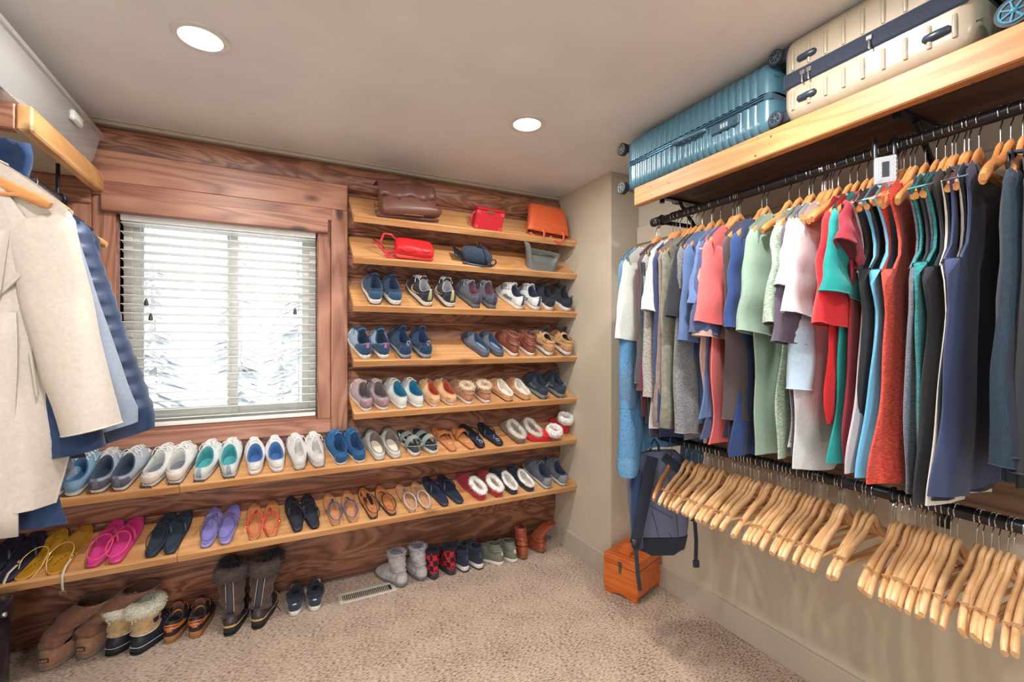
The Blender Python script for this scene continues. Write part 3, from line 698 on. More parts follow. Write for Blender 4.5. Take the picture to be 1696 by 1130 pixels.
# third shelf from the top
pair(2, (622, 655), dict(c=(34, 66, 96), k='fabric', solec=(228, 230, 232), tread=(30, 34, 44), sole=(.038, .026), hh=.078, lin=(26, 50, 78), ins=(20, 36, 58), lace=(24, 36, 56), tongue=(30, 50, 76), heelc=(44, 84, 116), bow=False), 'dark teal running shoes with chunky white soles')
pair(2, (709, 745), dict(c=(28, 32, 42), solec=(226, 224, 218), tread=(30, 30, 34), sole=(.036, .026), hh=.088, lin=(150, 152, 156), ins=(24, 26, 34), lace=(230, 230, 228), tongue=(34, 38, 48), heelc=(30, 40, 54), mark=((206, 160, 96), -1), tab=(176, 168, 120)), 'black running shoes with gold curve mark and white laces', yaw=(9, -2))
pair(2, (790, 815), dict(c=(88, 92, 106), solec=(112, 120, 130), tread=(70, 76, 84), sole=(.032, .024), W=.088, L=.25, lin=(96, 62, 76), ins=(150, 152, 158), lace=(150, 154, 160), toecap=(104, 108, 118), capk='fabric', heelc=(78, 82, 98), tab=(62, 64, 84), tongue=(100, 104, 116)), 'grey trail shoes with plum lining', yaw=(12, 3))
pair(2, (862, 888), dict(c=(206, 208, 208), solec=(228, 224, 220), sole=(.030, .022), W=.09, L=.25, lin=(34, 46, 72), ins=(60, 74, 118), lace=(226, 226, 224), heelc=(226, 228, 228), stripe=(104, 120, 116), tab=(72, 72, 92), tongue=(150, 156, 160), eye=(170, 172, 176)), 'white and grey trainers with trailing white laces', yaw=(14, 4))
pair(2, (911, 939), dict(c=(30, 34, 46), solec=(226, 222, 220), sole=(.034, .024), W=.092, L=.25, hh=.085, lin=(20, 24, 34), ins=(30, 36, 50), lace=(30, 34, 46), tongue=(34, 38, 50), tup=.03, loop=(60, 62, 70), heelc=(36, 40, 54)), 'black knit trainers with white soles by the wall', yaw=(5, 0))
# loose laces hanging over the edge of the third shelf
# fourth shelf
pair(3, (607, 636), dict(c=(150, 174, 196), solec=(226, 228, 230), sole=(.032, .024), W=.092, L=.25, lin=(24, 50, 80), ins=(34, 56, 84), lace=(34, 60, 90), heelc=(36, 74, 108), heelh=.95, heelw=1.3, tab=(176, 92, 140), tab0=.6, tongue=(50, 92, 128), toecap=(176, 194, 210), capk='fabric'), 'pale blue running shoes with navy heels and pink tabs', yaw=(10, 2))
pair(3, (673, 706), dict(c=(26, 56, 92), solec=(150, 168, 182), tread=(34, 50, 72), sole=(.032, .022), hh=.080, lin=(22, 48, 86), ins=(18, 34, 58), lace=(24, 40, 60), tongue=(28, 56, 90), tup=.034, tab=(120, 110, 112), tab0=.75, heelc=(22, 62, 98), loop=(176, 168, 160), stripe=(60, 86, 112)), 'navy slip-in trainers with pull loops', yaw=(6, 2))
pair(3, (806, 829), dict(c=(96, 104, 122), k='suede', solec=(82, 90, 106), sole=(.026, .020), W=.086, L=.25, hh=.046, hs=.046, hf=.078, t1=.60, rw=.029, t0=.02, lin=(44, 64, 88), ins=(124, 146, 164), toecap=(40, 52, 80), capk='suede', caph=.55, pad=.004), 'slate blue clog slippers beside the empty gap', slipper, 'slipper', 'slipper', yaw=(16, 10))
pair(3, (853, 880), dict(c=(134, 78, 64), k='leather', solec=(226, 212, 202), sole=(.028, .024), W=.084, L=.24, hh=.060, hs=.062, hf=.085, lin=(30, 36, 54), lace=(140, 84, 70), shaft=(.055, .030, .040, (0, .01)), quilt=1, tag=(0.4, .6, (160, 100, 84))), 'russet quilted leather boots with pale soles', name='boot', cat='boot', yaw=(8, 2))
pair(3, (911, 940), dict(c=(196, 150, 104), k='suede', solec=(222, 222, 220), tread=(66, 66, 74), sole=(.034, .026), W=.088, L=.25, hh=.082, hs=.068, hf=.098, lin=(30, 34, 48), ins=(30, 34, 48), lace=(54, 44, 44), tongue=(34, 38, 52), tup=.045, heelc=(192, 142, 98), mark=((40, 34, 34), -1), shaft=(.022, .033, .044, (0, -.006))), 'tan high top trainers with dark tongues by the wall', yaw=(7, 0))
# fifth shelf
pair(4, (609, 636), dict(c=(186, 168, 170), k='canvas', solec=(230, 226, 222), sole=(.024, .018), W=.086, L=.245, hh=.064, lin=(96, 88, 92), ins=(130, 126, 128), lace=(196, 180, 180), toecap=(206, 196, 196), capk='canvas', heelc=(150, 118, 126), heelw=.9, tab=(166, 134, 140), tongue=(200, 180, 176), bow=False), 'dusty pink canvas lace-ups', yaw=(10, 8))
pair(4, (668, 695), dict(c=(220, 222, 218), k='canvas', solec=(206, 220, 226), sole=(.020, .016), W=.084, L=.245, hh=.062, lin=(28, 112, 142), ins=(30, 120, 150), toecap=(176, 186, 186), capk='canvas', lace=(232, 230, 226), bow=False, nl=3, tag=(0.45, .35, (112, 66, 52)), pt=.75), 'white canvas slip-ons with teal insides', yaw=(13, 10))
pair(4, (722, 750), dict(c=(222, 184, 140), k='canvas', solec=(214, 212, 216), sole=(.020, .016), W=.080, L=.24, hh=.060, rw=.025, lin=(172, 74, 46), ins=(178, 70, 40), toecap=(178, 154, 128), capk='canvas', lace=(86, 70, 62), bow=False, nl=3, tag=(-0.6, .5, (188, 112, 66)), heelc=(214, 172, 132), pt=.75), 'tan canvas slip-ons with orange insides', yaw=(9, 12))
pair(4, (779, 806), dict(c=(176, 128, 96), k='suede', solec=(216, 214, 218), sole=(.022, .018), W=.082, L=.235, hh=.062, hs=.058, hf=.075, lin=(206, 186, 160), toecap=(156, 138, 122), capk='suede', lace=(176, 134, 92), nl=3, shaft=(.026, .033, .040, (0, .004)), fur=(214, 190, 164), furr=.014), 'tan suede ankle boots with rolled fleece cuffs', name='boot', cat='boot', yaw=(13, 2))
pair(4, (845, 873), dict(c=(204, 150, 100), k='suede', solec=(200, 156, 116), tread=(90, 60, 44), sole=(.024, .020), W=.088, L=.235, hh=.040, hs=.044, hf=.074, t1=.58, rw=.030, t0=.03, lin=(216, 204, 190), ins=(226, 216, 204), fur=(226, 216, 204), furr=.0065, furn=500, tag=(3.6, .5, (190, 140, 96))), 'tan clog slippers lined with cream fleece', slipper, 'slipper', 'slipper', yaw=(14, 8))
pair(4, (902, 930), dict(c=(36, 46, 64), k='suede', solec=(128, 134, 140), tread=(36, 42, 50), sole=(.036, .026), W=.086, L=.245, hh=.078, hs=.070, hf=.095, lin=(30, 40, 56), ins=(24, 30, 42), lace=(40, 48, 62), tongue=(44, 54, 70), tup=.03, heelc=(44, 54, 72), loop=(150, 156, 164), stripe=(90, 98, 110)), 'dark slate hiking shoes with grey soles', yaw=(10, 2))
# long shelf under the window
CONV = dict(k='canvas', solec=(226, 226, 224), sole=(.027, .023), W=.092, L=.265, hh=.062, hs=.052, hf=.078, t1=.50, foxing=(44, 50, 66), foxz=(.95, .30), toecap=(228, 228, 226), capw=.85, caph=.36, pt=.72)
pair(5, (84, 118), dict(CONV, c=(128, 164, 194), lin=(60, 100, 140), lace=(222, 228, 232), toecap=None, foxing=(46, 60, 80)), 'light blue canvas lace-ups half hidden by the coats', yaw=(-6, -7))
pair(5, (161, 196), dict(CONV, c=(168, 180, 192), lin=(64, 80, 104), ins=(44, 60, 88), lace=(228, 228, 226), heelc=(84, 90, 106), tab=(110, 116, 130), nl=6, logo=('ALL ★ STAR', .009, (150, 60, 64))), 'grey canvas low tops with charcoal heels', yaw=(-3, -11))
pair(5, (244, 288), dict(CONV, c=(224, 224, 220), lin=(196, 198, 196), ins=(110, 114, 124), lace=(234, 234, 232), heelc=(216, 200, 188), logo=('CONVERSE\nALL ★ STAR', .0085, (60, 64, 78))), 'worn white canvas low tops with navy foxing lines', yaw=(-13, -7))
pair(5, (331, 379), dict(CONV, c=(214, 222, 222), lin=(64, 150, 156), ins=(70, 160, 166), lace=(232, 234, 232), tab=(148, 164, 174), logo=('CONVERSE\nALL ★ STAR', .0085, (60, 64, 78))), 'white canvas low tops with turquoise insides', yaw=(-8, -1))
pair(5, (422, 460), dict(CONV, c=(228, 228, 228), lin=(64, 110, 166), ins=(60, 104, 160), toecap=None, foxing=None, lace=(236, 236, 234), nl=4, L=.245, W=.086, bow=False, tag=(0, .35, (228, 220, 190))), 'white plain sneakers with bright blue insoles', yaw=(3, 4))
pair(5, (497, 529), dict(CONV, c=(222, 220, 216), lin=(206, 204, 200), ins=(190, 190, 188), lace=(232, 230, 228), L=.25, W=.086, rw=.024, logo=('ALL ★ STAR', .008, (80, 84, 96)), foxing=(90, 96, 108)), 'white canvas low tops standing left of the blue pair', yaw=(6, 6))
pair(5, (567, 598), dict(c=(44, 104, 156), k='canvas', solec=(224, 224, 222), sole=(.020, .016), W=.086, L=.245, hh=.062, lin=(26, 74, 122), ins=(24, 60, 104), lace=(58, 114, 160), tongue=(60, 118, 166), heelc=(30, 84, 136)), 'bright blue canvas lace-ups', yaw=(10, 12))
pair(5, (630, 656), dict(c=(196, 200, 196), k='canvas', solec=(204, 196, 182), tread=(120, 112, 100), sole=(.022, .017), W=.088, L=.245, hh=.040, hs=.046, hf=.072, t1=.62, rw=.032, lin=(112, 100, 96), ins=(222, 210, 188), toecap=(104, 110, 118), capk='canvas', caph=.6, pad=.004), 'pale grey open-backed mules with cream insoles', slipper, 'slipper', 'slipper', yaw=(8, 4))
pair(5, (690, 720), dict(kind='sport', c=(58, 66, 76), solec=(226, 224, 220), sole=(.026, .020), strap=(132, 146, 138), stk='fabric', W=.086, L=.24), 'grey-green strapped sport sandals with white soles', sandal, 'sandal', 'sandal', yaw=(12, 16))
pair(5, (752, 783), dict(kind='slide', c=(196, 130, 84), bk='leather', solec=(176, 110, 70), strap=(196, 124, 82), slw=.14, W=.078, L=.235, text=('▮▮', .012, (232, 226, 214)), trot=0), 'tan leather slides with a thin band', sandal, 'sandal', 'sandal', yaw=(14, 12))
pair(5, (799, 829), dict(kind='thong', c=(30, 40, 56), solec=(22, 28, 40), sole=(.026, .020), strap=(24, 30, 42), sw=.012, W=.082, L=.235, squig=(176, 184, 192)), 'black thong sandals printed with a pale curl', sandal, 'sandal', 'sandal', yaw=(14, 14))
pair(5, (864, 893), dict(c=(132, 112, 104), k='suede', solec=(110, 90, 76), sole=(.014, .012), W=.084, L=.225, hh=.046, hs=.046, hf=.066, t1=.66, rw=.034, lin=(176, 164, 152), ins=(120, 112, 106), fur=(204, 194, 184), furr=.014, furl=.010, furn=1400), 'grey-brown fluffy fleece slippers', slipper, 'slipper', 'slipper', yaw=(11, 9))
# lowest long shelf
JEL, jnt, jb = newmat('amber_jelly'); jb.inputs['Base Color'].default_value = RGB((206, 152, 48)); jb.inputs['Roughness'].default_value = .12; jb.inputs['Transmission Weight'].default_value = .35
pair(6, (8, -34), dict(kind='thong', c=(26, 32, 52), solec=(24, 28, 44), strap=(24, 28, 44), L=.25), 'navy flip flops under the coat hem', sandal, 'sandal', 'sandal', yaw=(-6, -6))
pair(6, (34, 88), dict(kind='ankle', c=(206, 152, 48), bedm=JEL, solec=(198, 146, 52), sole=(.012, .010), loopc=(226, 196, 120), lk='gloss', lw=.0035, lz=.03, dot=(150, 196, 70), buckle=(214, 212, 206), hang=1, text=('ı ı H ı T   ※   ı R ı ı', .009, (90, 62, 30)), trot=68, W=.09, L=.25, droop=2), 'translucent amber jelly sandals with buckled straps', sandal, 'sandal', 'sandal', yaw=(-14, -10))
pair(6, (153, 189), dict(kind='sling', c=(214, 60, 140), solec=(206, 70, 134), sole=(.022, .018), strap=(212, 64, 124), stk='rubber', loopc=(232, 84, 120), lw=.006, lz=.034, W=.088, L=.25), 'hot pink rubber slingback sandals', sandal, 'sandal', 'sandal', yaw=(-8, -8))
pair(6, (249, 280), dict(kind='sling', c=(40, 56, 70), solec=(34, 48, 60), sole=(.020, .016), strap=(28, 40, 56), loopc=(34, 46, 60), lw=.004, lz=.036, W=.082, L=.25), 'dark grey flip flops with heel elastic, left of the purple pair', sandal, 'sandal', 'sandal', yaw=(-9, -8))
pair(6, (341, 372), dict(kind='sling', c=(128, 122, 190), solec=(150, 144, 200), sole=(.022, .018), strap=(96, 92, 132), loopc=(88, 88, 112), lw=.004, lz=.036, W=.080, L=.235), 'lavender flip flops with grey heel elastic', sandal, 'sandal', 'sandal', yaw=(-4, -6))
pair(6, (421, 450), dict(kind='tband', c=(196, 130, 84), bk='leather', solec=(186, 124, 76), sole=(.012, .010), strap=(206, 58, 54), loopc=(212, 62, 58), lw=.007, lflat=.5, lz=.036, W=.076, L=.23, buckle=(206, 170, 96)), 'red T-strap sandals with tan footbeds', sandal, 'sandal', 'sandal', yaw=(2, 0))
pair(6, (494, 522), dict(kind='sling', c=(36, 42, 56), solec=(26, 30, 42), sole=(.024, .018), strap=(26, 30, 42), loopc=(30, 34, 48), lw=.005, lz=.040, W=.078, L=.235), 'black strappy sandals with grey heel pads', sandal, 'sandal', 'sandal', yaw=(8, 8))
pair(6, (557, 585), dict(kind='tband', c=(196, 138, 96), bk='leather', solec=(176, 124, 84), sole=(.012, .010), strap=(64, 72, 96), loopc=(70, 80, 108), lw=.008, lflat=.4, lz=.036, W=.074, L=.23), 'tan sandals with slate blue ankle straps', sandal, 'sandal', 'sandal', yaw=(6, 2))
pair(6, (620, 651), dict(kind='tband', c=(188, 118, 72), bk='leather', solec=(40, 34, 38), sole=(.018, .012), strap=(40, 38, 46), loopc=(38, 36, 44), lw=.006, lflat=.6, lz=.036, W=.078, L=.235, text=('▭', .012, (130, 70, 44)), trot=0), 'brown leather sandals with thin black straps', sandal, 'sandal', 'sandal', yaw=(8, 10))
pair(6, (684, 709), dict(kind='tband', c=(186, 140, 104), bk='leather', solec=(170, 128, 92), sole=(.012, .010), strap=(140, 140, 150), loopc=(176, 172, 176), lw=.007, lflat=.5, lz=.030, W=.072, L=.225, droop=.6), 'tan sandals with crossed silver-grey straps', sandal, 'sandal', 'sandal', yaw=(9, 8))
pair(6, (739, 763), dict(kind='thong', c=(24, 36, 58), solec=(46, 58, 74), sole=(.024, .020), strap=(30, 40, 60), sw=.012, W=.082, L=.25), 'navy thong sandals with thick soles left of the red slippers', sandal, 'sandal', 'sandal', yaw=(15, 14))
pair(6, (800, 827), dict(c=(142, 28, 44), k='knit', solec=(176, 60, 70), sole=(.014, .012), W=.086, L=.245, hh=.052, hs=.054, hf=.064, t1=.50, rw=.028, lin=(214, 200, 184), ins=(206, 190, 172), fur=(236, 232, 228), furr=.014, furl=.009, furn=1200, heelc=(176, 34, 46), heelw=1.2, heelk='knit'), 'dark red slippers with white fleece collars', slipper, 'slipper', 'slipper', yaw=(19, 10))
pair(6, (853, 880), dict(c=(28, 38, 54), k='suede', solec=(46, 56, 68), sole=(.022, .018), W=.084, L=.245, hh=.040, hs=.044, hf=.066, t1=.54, rw=.028, lin=(214, 210, 206), ins=(190, 182, 176), fur=(232, 230, 226), furr=.009, furl=.007, furn=900), 'black mules with white fleece rims', slipper, 'slipper', 'slipper', yaw=(15, 12))
pair(6, (908, 934), dict(c=(88, 94, 108), k='knit', solec=(196, 196, 200), tread=(110, 112, 120), sole=(.028, .022), W=.082, L=.25, hh=.078, hs=.060, hf=.092, lin=(38, 50, 74), ins=(34, 46, 70), heelc=(136, 138, 150), heelh=.9, lace=(84, 88, 102), tongue=(90, 96, 110), tup=.025, loop=(110, 114, 126)), 'grey knit trainers at the right end of the lowest shelf', yaw=(12, 8))
# Santa slippers at the right end of the long shelf
for q, (px, s_, tilt, yaw, lb) in enumerate(((912, .02, 0, 70, 'red plush bootie lying on its side with a white cuff towards the fleece slippers'), (938, .07, 0, 12, 'red plush bootie standing upright with a broad white cuff by the wall'))):
    rt = root_on_shelf(5, px, lb, 'footwear on the slanted shelves', 'plush_bootie', 'slipper', s_, yaw)
    F = Foot(L=.17, W=.082, side=1, sole=(.010, .010), t0=.03, t1=.5, rw=.034, hh=.045, hs=.045, hf=.055)
    foot_sole(F, M((176, 34, 38), 'fur'), rt); foot_upper(F, M((206, 30, 38), 'fur'), rt)
    top = foot_shaft(F, M((210, 30, 38), 'fur'), rt, .055 if q else .035, .038, .042, lean=(0, -.005 if q else -.05), fold=.004, lin=M((190, 60, 60), 'fur'))
    c = Vector((sum(p[0] for p in top) / NT, sum(p[1] for p in top) / NT, top[0][2]))
    fluffy([c + (p - c) * 1.06 + Vector((0, 0, -.004)) for p in top], .013, M((236, 234, 232), 'fur'), rt, 'fur_cuff', n=1200, ln=.007, rz=.027, seed=q)
    MB().ball(c + Vector((-.04, -.035, .0)), .012).build('pompom', M((206, 202, 200), 'fur'), rt)
# ------------------------------------------------------------------ footwear on the carpet
# suede boots slumped against the logs
def slump1(f, q=0): e = max(0, f - .15) / .85; return ((.15 + .06 * q) * e, .0, -(.07 - .02 * q) * e ** 1.2)
for q, ((px, row), yaw, sd) in enumerate((((75, 1114), -14, -1), ((135, 1094), -22, 1))):
    p = floor_pt(px, row); rt = empty('boot', (p.x, p.y, .001), (0, 0, R(yaw)), ('leftmost chestnut suede boot slumped to the right on the carpet', 'second chestnut suede boot slumped beside the fur-topped snow boots')[q], 'boot', 'boots and shoes standing on the carpet')
    F = Foot(L=.29, W=.118, side=sd, sole=(.022, .020), t0=.03, t1=.42, rw=.046, hh=.095, hs=.088, hf=.11)
    SU = M((134, 92, 72), 'suede'); SU2 = M((160, 116, 92), 'suede')
    foot_sole(F, M((136, 122, 106), 'rubber'), rt); foot_upper(F, SU, rt); foot_patch(F, 'heel_counter', SU2, rt, -1.5, 1.5, .02, .98, .003, 14, 6)
    foot_shaft(F, SU, rt, .245, .070, .072, fold=.007, nz=18, slump=lambda f, q=q: slump1(f, q), seed=q * 5, lin=M((110, 74, 58), 'fur'))
    pt = F.P(0, .42, .006)
    MB().box(-.019, .019, -.0015, .0015, -.009, .009, .001).build('label_patch', M((58, 44, 38), 'leather'), rt).location = (pt.x, pt.y - .001, pt.z)
    writing('patch_lettering', 'UGG', .013, M((206, 190, 170), 'rubber'), rt, Matrix.Translation((pt.x, pt.y - .0034, pt.z)) @ Matrix.Rotation(R(90), 4, 'X'), .0006)
# snow boots: tan leather, black rubber shell, cream fur
for q, ((px, row), yaw, sd) in enumerate((((182, 1088), 152, -1), ((222, 1086), 150, 1))):
    p = floor_pt(px, row); rt = empty('boot', (p.x, p.y, .001), (0, 0, R(yaw - 180)), ('tan snow boot with black rubber shell, half hidden behind its mate', 'tan snow boot with thick cream fur collar, right one of the pair')[q], 'boot', 'boots and shoes standing on the carpet')
    F = Foot(L=.27, W=.108, side=sd, sole=(.030, .026), t0=.03, t1=.46, rw=.044, hh=.080, hs=.078, hf=.088, bulge=.007)
    BR = M((30, 36, 46), 'rubber'); TN = M((196, 166, 122), 'suede')
    foot_sole(F, BR, rt, tread=M((24, 28, 34), 'rubber')); foot_upper(F, BR, rt)
    m = MB().tube([F.P(2 * pi * i / 40, .12, .003) for i in range(40)], .0016, 4, closed=True).build('welt_stitching', M((196, 198, 200), 'fabric'), rt)
    MB().tube([F.P(2 * pi * i / 40, 1.0, .003) + Vector((0, 0, .001)) for i in range(40)], .003, 5, closed=True).build('piping', M((226, 222, 210), 'rubber'), rt)
    top = foot_shaft(F, TN, rt, .105, .052, .060, lean=(0, -.004), fold=.004, lin=M((210, 196, 168), 'fur'), seed=q)
    c = sum((Vector(p_) for p_ in top), Vector()) / NT
    fluffy([c + (Vector(p_) - c) * 1.0 + Vector((0, 0, .008)) for p_ in top], .021, M((242, 236, 218), 'fur'), rt, 'fur_collar', n=5200, ln=.012, wd=.0011, rz=.030, seed=q + 9)
    MB().disc((c.x + .052, c.y, .13), .015, (1, 0, 0), .002, 20).disc((c.x + .053, c.y, .13), .008, (1, 0, 0), .003, 3).build('round_emblem', M((44, 46, 54), 'rubber'), rt)
    MB().ball((c.x, c.y - .066, c.z - .012), .010, .008, .007).tube([(c.x, c.y - .066, c.z - .012), (c.x, c.y - .072, c.z - .034)], .006, 8).build('cord_lock', M((44, 54, 70), 'plastic'), rt)
    MB().box(c.x - .007, c.x + .007, c.y - .076, c.y - .068, c.z - .040, c.z - .022, .003).build('cord_end', M((214, 190, 150), 'leather'), rt)
    foot_laces(F, M((40, 44, 54), 'fabric'), rt, n=4, v0=.6)
# low duck shoes
floor_pair([(281, 1066), (322, 1058)], dict(c=(44, 38, 40), k='rubber', solec=(168, 118, 70), tread=(150, 100, 58), sole=(.030, .026), W=.090, L=.25, hh=.078, hs=.064, hf=.084, lin=(60, 40, 38), ins=(40, 34, 38), lace=(150, 84, 50), tongue=(120, 66, 50), tup=.03, tag=(0, .42, (196, 124, 76)), stripe=None, loop=None), 'low duck shoes with orange leather collars', name='shoe', cat='shoe', yaws=(-4, -6))
for o in [o for o in C.objects if o.get('label', '').find('duck shoes') >= 0]:
    F = Foot(L=.25, W=.090, side=-1 if 'left' in o['label'] else 1, sole=(.030, .026), hh=.078, hs=.064, hf=.084)
    OL = M((206, 122, 66), 'leather')
    foot_patch(F, 'leather_collar', OL, o, -2.2, 2.2, .62, 1.0, .003, 22, 4)
    MB().tube([F.P(2 * pi * i / 30, 1.0, .004) for i in range(30)], .0045, 6, closed=True).build('padded_collar', OL, o)
    MB().tube([F.P(mix(-2.0, 2.0, i / 24), .80, .005) for i in range(25)], .0018, 5).build('collar_lace', M((226, 150, 96), 'leather'), o)
    p = F.P(0, .40, .006); writing('patch_lettering', '- ~ - ~ -', .010, M((70, 44, 34), 'rubber'), o, Matrix.Translation((p.x, p.y - .002, p.z)) @ Matrix.Rotation(R(86), 4, 'X'), .0005)
# tall dark boots with fur tops
for q, ((px, row), yaw, sd) in enumerate((((380, 1054), -6, -1), ((425, 1043), -14, 1))):
    p = floor_pt(px, row); rt = empty('boot', (p.x, p.y, .001), (0, 0, R(yaw)), ('tall dark brown winter boot with fur top, left of its pair', 'tall dark brown winter boot with fur top flopping to the right')[q], 'boot', 'boots and shoes standing on the carpet')
    F = Foot(L=.27, W=.098, side=sd, sole=(.040, .030), t0=.03, t1=.42, rw=.040, hh=.085, hs=.078, hf=.10, bulge=.006)
    DK = M((58, 50, 52), 'leather'); D2 = M((78, 58, 52), 'suede'); foot_sole(F, M((38, 38, 42), 'rubber'), rt, tread=M((30, 30, 34), 'rubber')); foot_upper(F, DK, rt)
    MB().tube([F.P(2 * pi * i / 40, .10, .003) for i in range(40)], .002, 4, closed=True).build('welt_line', M((206, 190, 140), 'rubber'), rt)
    foot_patch(F, 'heel_patch', M((190, 170, 96), 'rubber'), rt, -.40, .40, .14, .26, .003, 5, 2)
    top = foot_shaft(F, D2, rt, .21, .056, .060, lean=(-.006 + .03 * q, .004), fold=.006, nz=14, lin=M((30, 28, 34), 'fur'), seed=q * 3 + 1)
    c = sum((Vector(p_) for p_ in top), Vector()) / NT
    m = MB().grid(lambda i, j: Vector((mix(-.012, .014, i / 3) * (1.2 - .5 * j / 6) + c.x * j / 6, mix(.006, c.y - .0655, j / 6) - .004, mix(.10, c.z - .02, j / 6))), 3, 6)
    m.build('back_panel', M((56, 58, 68), 'leather'), rt, solid=.003)
    MB().tube([(c.x * f + (-.014), mix(.004, c.y - .068, f), mix(.11, c.z - .03, f)) for f in (0, .3, .6, 1)] + [(c.x + .016, c.y - .068, c.z - .03)] + [(c.x * f + .018, mix(.004, c.y - .068, f), mix(.11, c.z - .03, f)) for f in (.9, .6, .3, 0)], .0012, 4).build('panel_stitching', M((206, 200, 180), 'fabric'), rt)
    fluffy([c + (Vector(p_) - c) * 1.05 + Vector((0, 0, -.006)) for p_ in top], .016, M((82, 68, 66), 'fur'), rt, 'fur_collar', n=2400, ln=.016, wd=.0013, rz=.034, seed=q + 20)
    fluffy([c + Vector((sx * .062 + (.04 if q else -.02) + .022 * cos(a), .030 + .02 * sin(a), .020 + .012 * sin(a))) for sx in (0,) for a in [2 * pi * i / 12 for i in range(12)]], .022, M((34, 32, 42), 'fur'), rt, 'fur_flap', n=900, ln=.012, wd=.0013, seed=q + 30)
    MB().tube([(c.x - .05, c.y + .03, c.z - .03), (c.x - .056, .07, .15), (.058, .10, .06), (.060 + .02 * q, .12, .012)], .0022, 5).build('hanging_cord', M((30, 34, 48), 'fabric'), rt)
floor_pair([(488, 1022), (521, 1014)], dict(c=(34, 44, 60), k='suede', solec=(226, 226, 222), sole=(.030, .022), W=.086, L=.23, hh=.070, hs=.060, hf=.080, lin=(24, 28, 40), ins=(22, 26, 36), lace=(180, 180, 180), bow=False, tongue=(24, 30, 44), tup=.03, heelc=(40, 52, 70), tag=(0, .7, (200, 200, 200)), shaft=(.02, .033, .042, (0, .01)), fur=(30, 36, 50), furr=.006), 'black suede high tops with white soles left of the floor vent', name='shoe', cat='shoe', yaws=(-2, -8))
floor_pair([(670, 973), (701, 963)], dict(c=(176, 172, 176), k='suede', solec=(112, 118, 128), sole=(.024, .020), W=.100, L=.26, hh=.075, hs=.066, hf=.080, lin=(150, 148, 158), fold=.004, shaft=(.105, .046, .050, (-.006, .006)), fur=(168, 166, 176), furr=.007, lace=None, heelc=(186, 182, 184), tag=(0, .95, (206, 204, 206))), 'pale grey suede boots with fleece lining right of the vent', yaws=(22, 4))
def plaid():
    m, nt, b = newmat('buffalo_plaid'); L = nt.links; tc = node(nt, 'ShaderNodeTexCoord')
    c1 = node(nt, 'ShaderNodeTexChecker'); c1.inputs['Scale'].default_value = 34; mp = node(nt, 'ShaderNodeMapping'); mp.inputs['Location'].default_value = (.013, .5, .009); L.new(tc.outputs['Object'], mp.inputs[0]); L.new(mp.outputs[0], c1.inputs[0])
    c1.inputs[1].default_value = RGB((184, 34, 44)); c1.inputs[2].default_value = RGB((34, 26, 38)); L.new(c1.outputs[0], b.inputs['Base Color']); b.inputs['Roughness'].default_value = .9
    return m
_M[((1, 2, 3), 'fabric', None, None)] = plaid()
floor_pair([(722, 961), (750, 954)], dict(c=(1, 2, 3), solec=(52, 54, 64), sole=(.036, .030), W=.082, L=.22, hh=.070, hs=.062, hf=.080, lin=(24, 28, 42), shaft=(.085, .037, .042, (0, 0)), loop=None, lace=(28, 28, 36), nl=4, fur=(28, 30, 42), furr=.004, furn=300), 'red and black buffalo check boots', yaws=(6, 2))
floor_pair([(773, 948), (796, 944)], dict(c=(32, 44, 66), k='suede', solec=(224, 220, 216), tread=(28, 32, 42), sole=(.034, .024), W=.082, L=.235, hh=.085, hs=.075, hf=.10, lin=(26, 34, 50), ins=(22, 28, 40), lace=(30, 36, 50), tab=(54, 68, 90), tab0=.5, tongue=(30, 40, 60), tup=.03, shaft=(.035, .034, .040, (0, 0))), 'navy hiking ankle boots with white-edged soles', yaws=(8, 2))
floor_pair([(832, 937), (853, 933)], dict(c=(112, 116, 100), k='canvas', solec=(222, 220, 216), sole=(.024, .018), W=.080, L=.23, hh=.070, hs=.064, hf=.080, lin=(60, 62, 62), lace=(104, 108, 94), tongue=(116, 120, 106), shaft=(.045, .032, .038, (0, .004)), tab=(196, 190, 176), tab0=.6, toecap=(92, 92, 86), capk='canvas'), 'olive green canvas high tops', name='shoe', cat='shoe', yaws=(26, 8))
o1 = floor_pair([(870, 928)], dict(c=(150, 74, 48), k='leather', solec=(120, 84, 58), sole=(.022, .016), W=.080, L=.22, hh=.068, hs=.066, hf=.080, lin=(60, 34, 30), shaft=(.115, .034, .040, (-.006, .004)), fold=.006, lace=(86, 50, 38), nl=3), 'russet leather ankle boots, standing upright', yaws=(0,))
p = floor_pt(900, 917); rt = empty('boot', (p.x, p.y, .001), (0, 0, R(6)), 'russet leather ankle boot with its shaft folded over towards the wall', 'boot', 'boots and shoes standing on the carpet')
F = Foot(L=.22, W=.080, side=1, sole=(.022, .016), hh=.068, hs=.066, hf=.080); RL = M((150, 74, 48), 'leather')
foot_sole(F, M((120, 84, 58), 'rubber'), rt); foot_upper(F, RL, rt)
foot_shaft(F, RL, rt, .13, .034, .040, fold=.005, nz=12, slump=lambda f: (.11 * max(0, f - .25) / .75, .0, -.055 * max(0, f - .25) ** 1.5), lin=M((60, 34, 30), 'leather'))
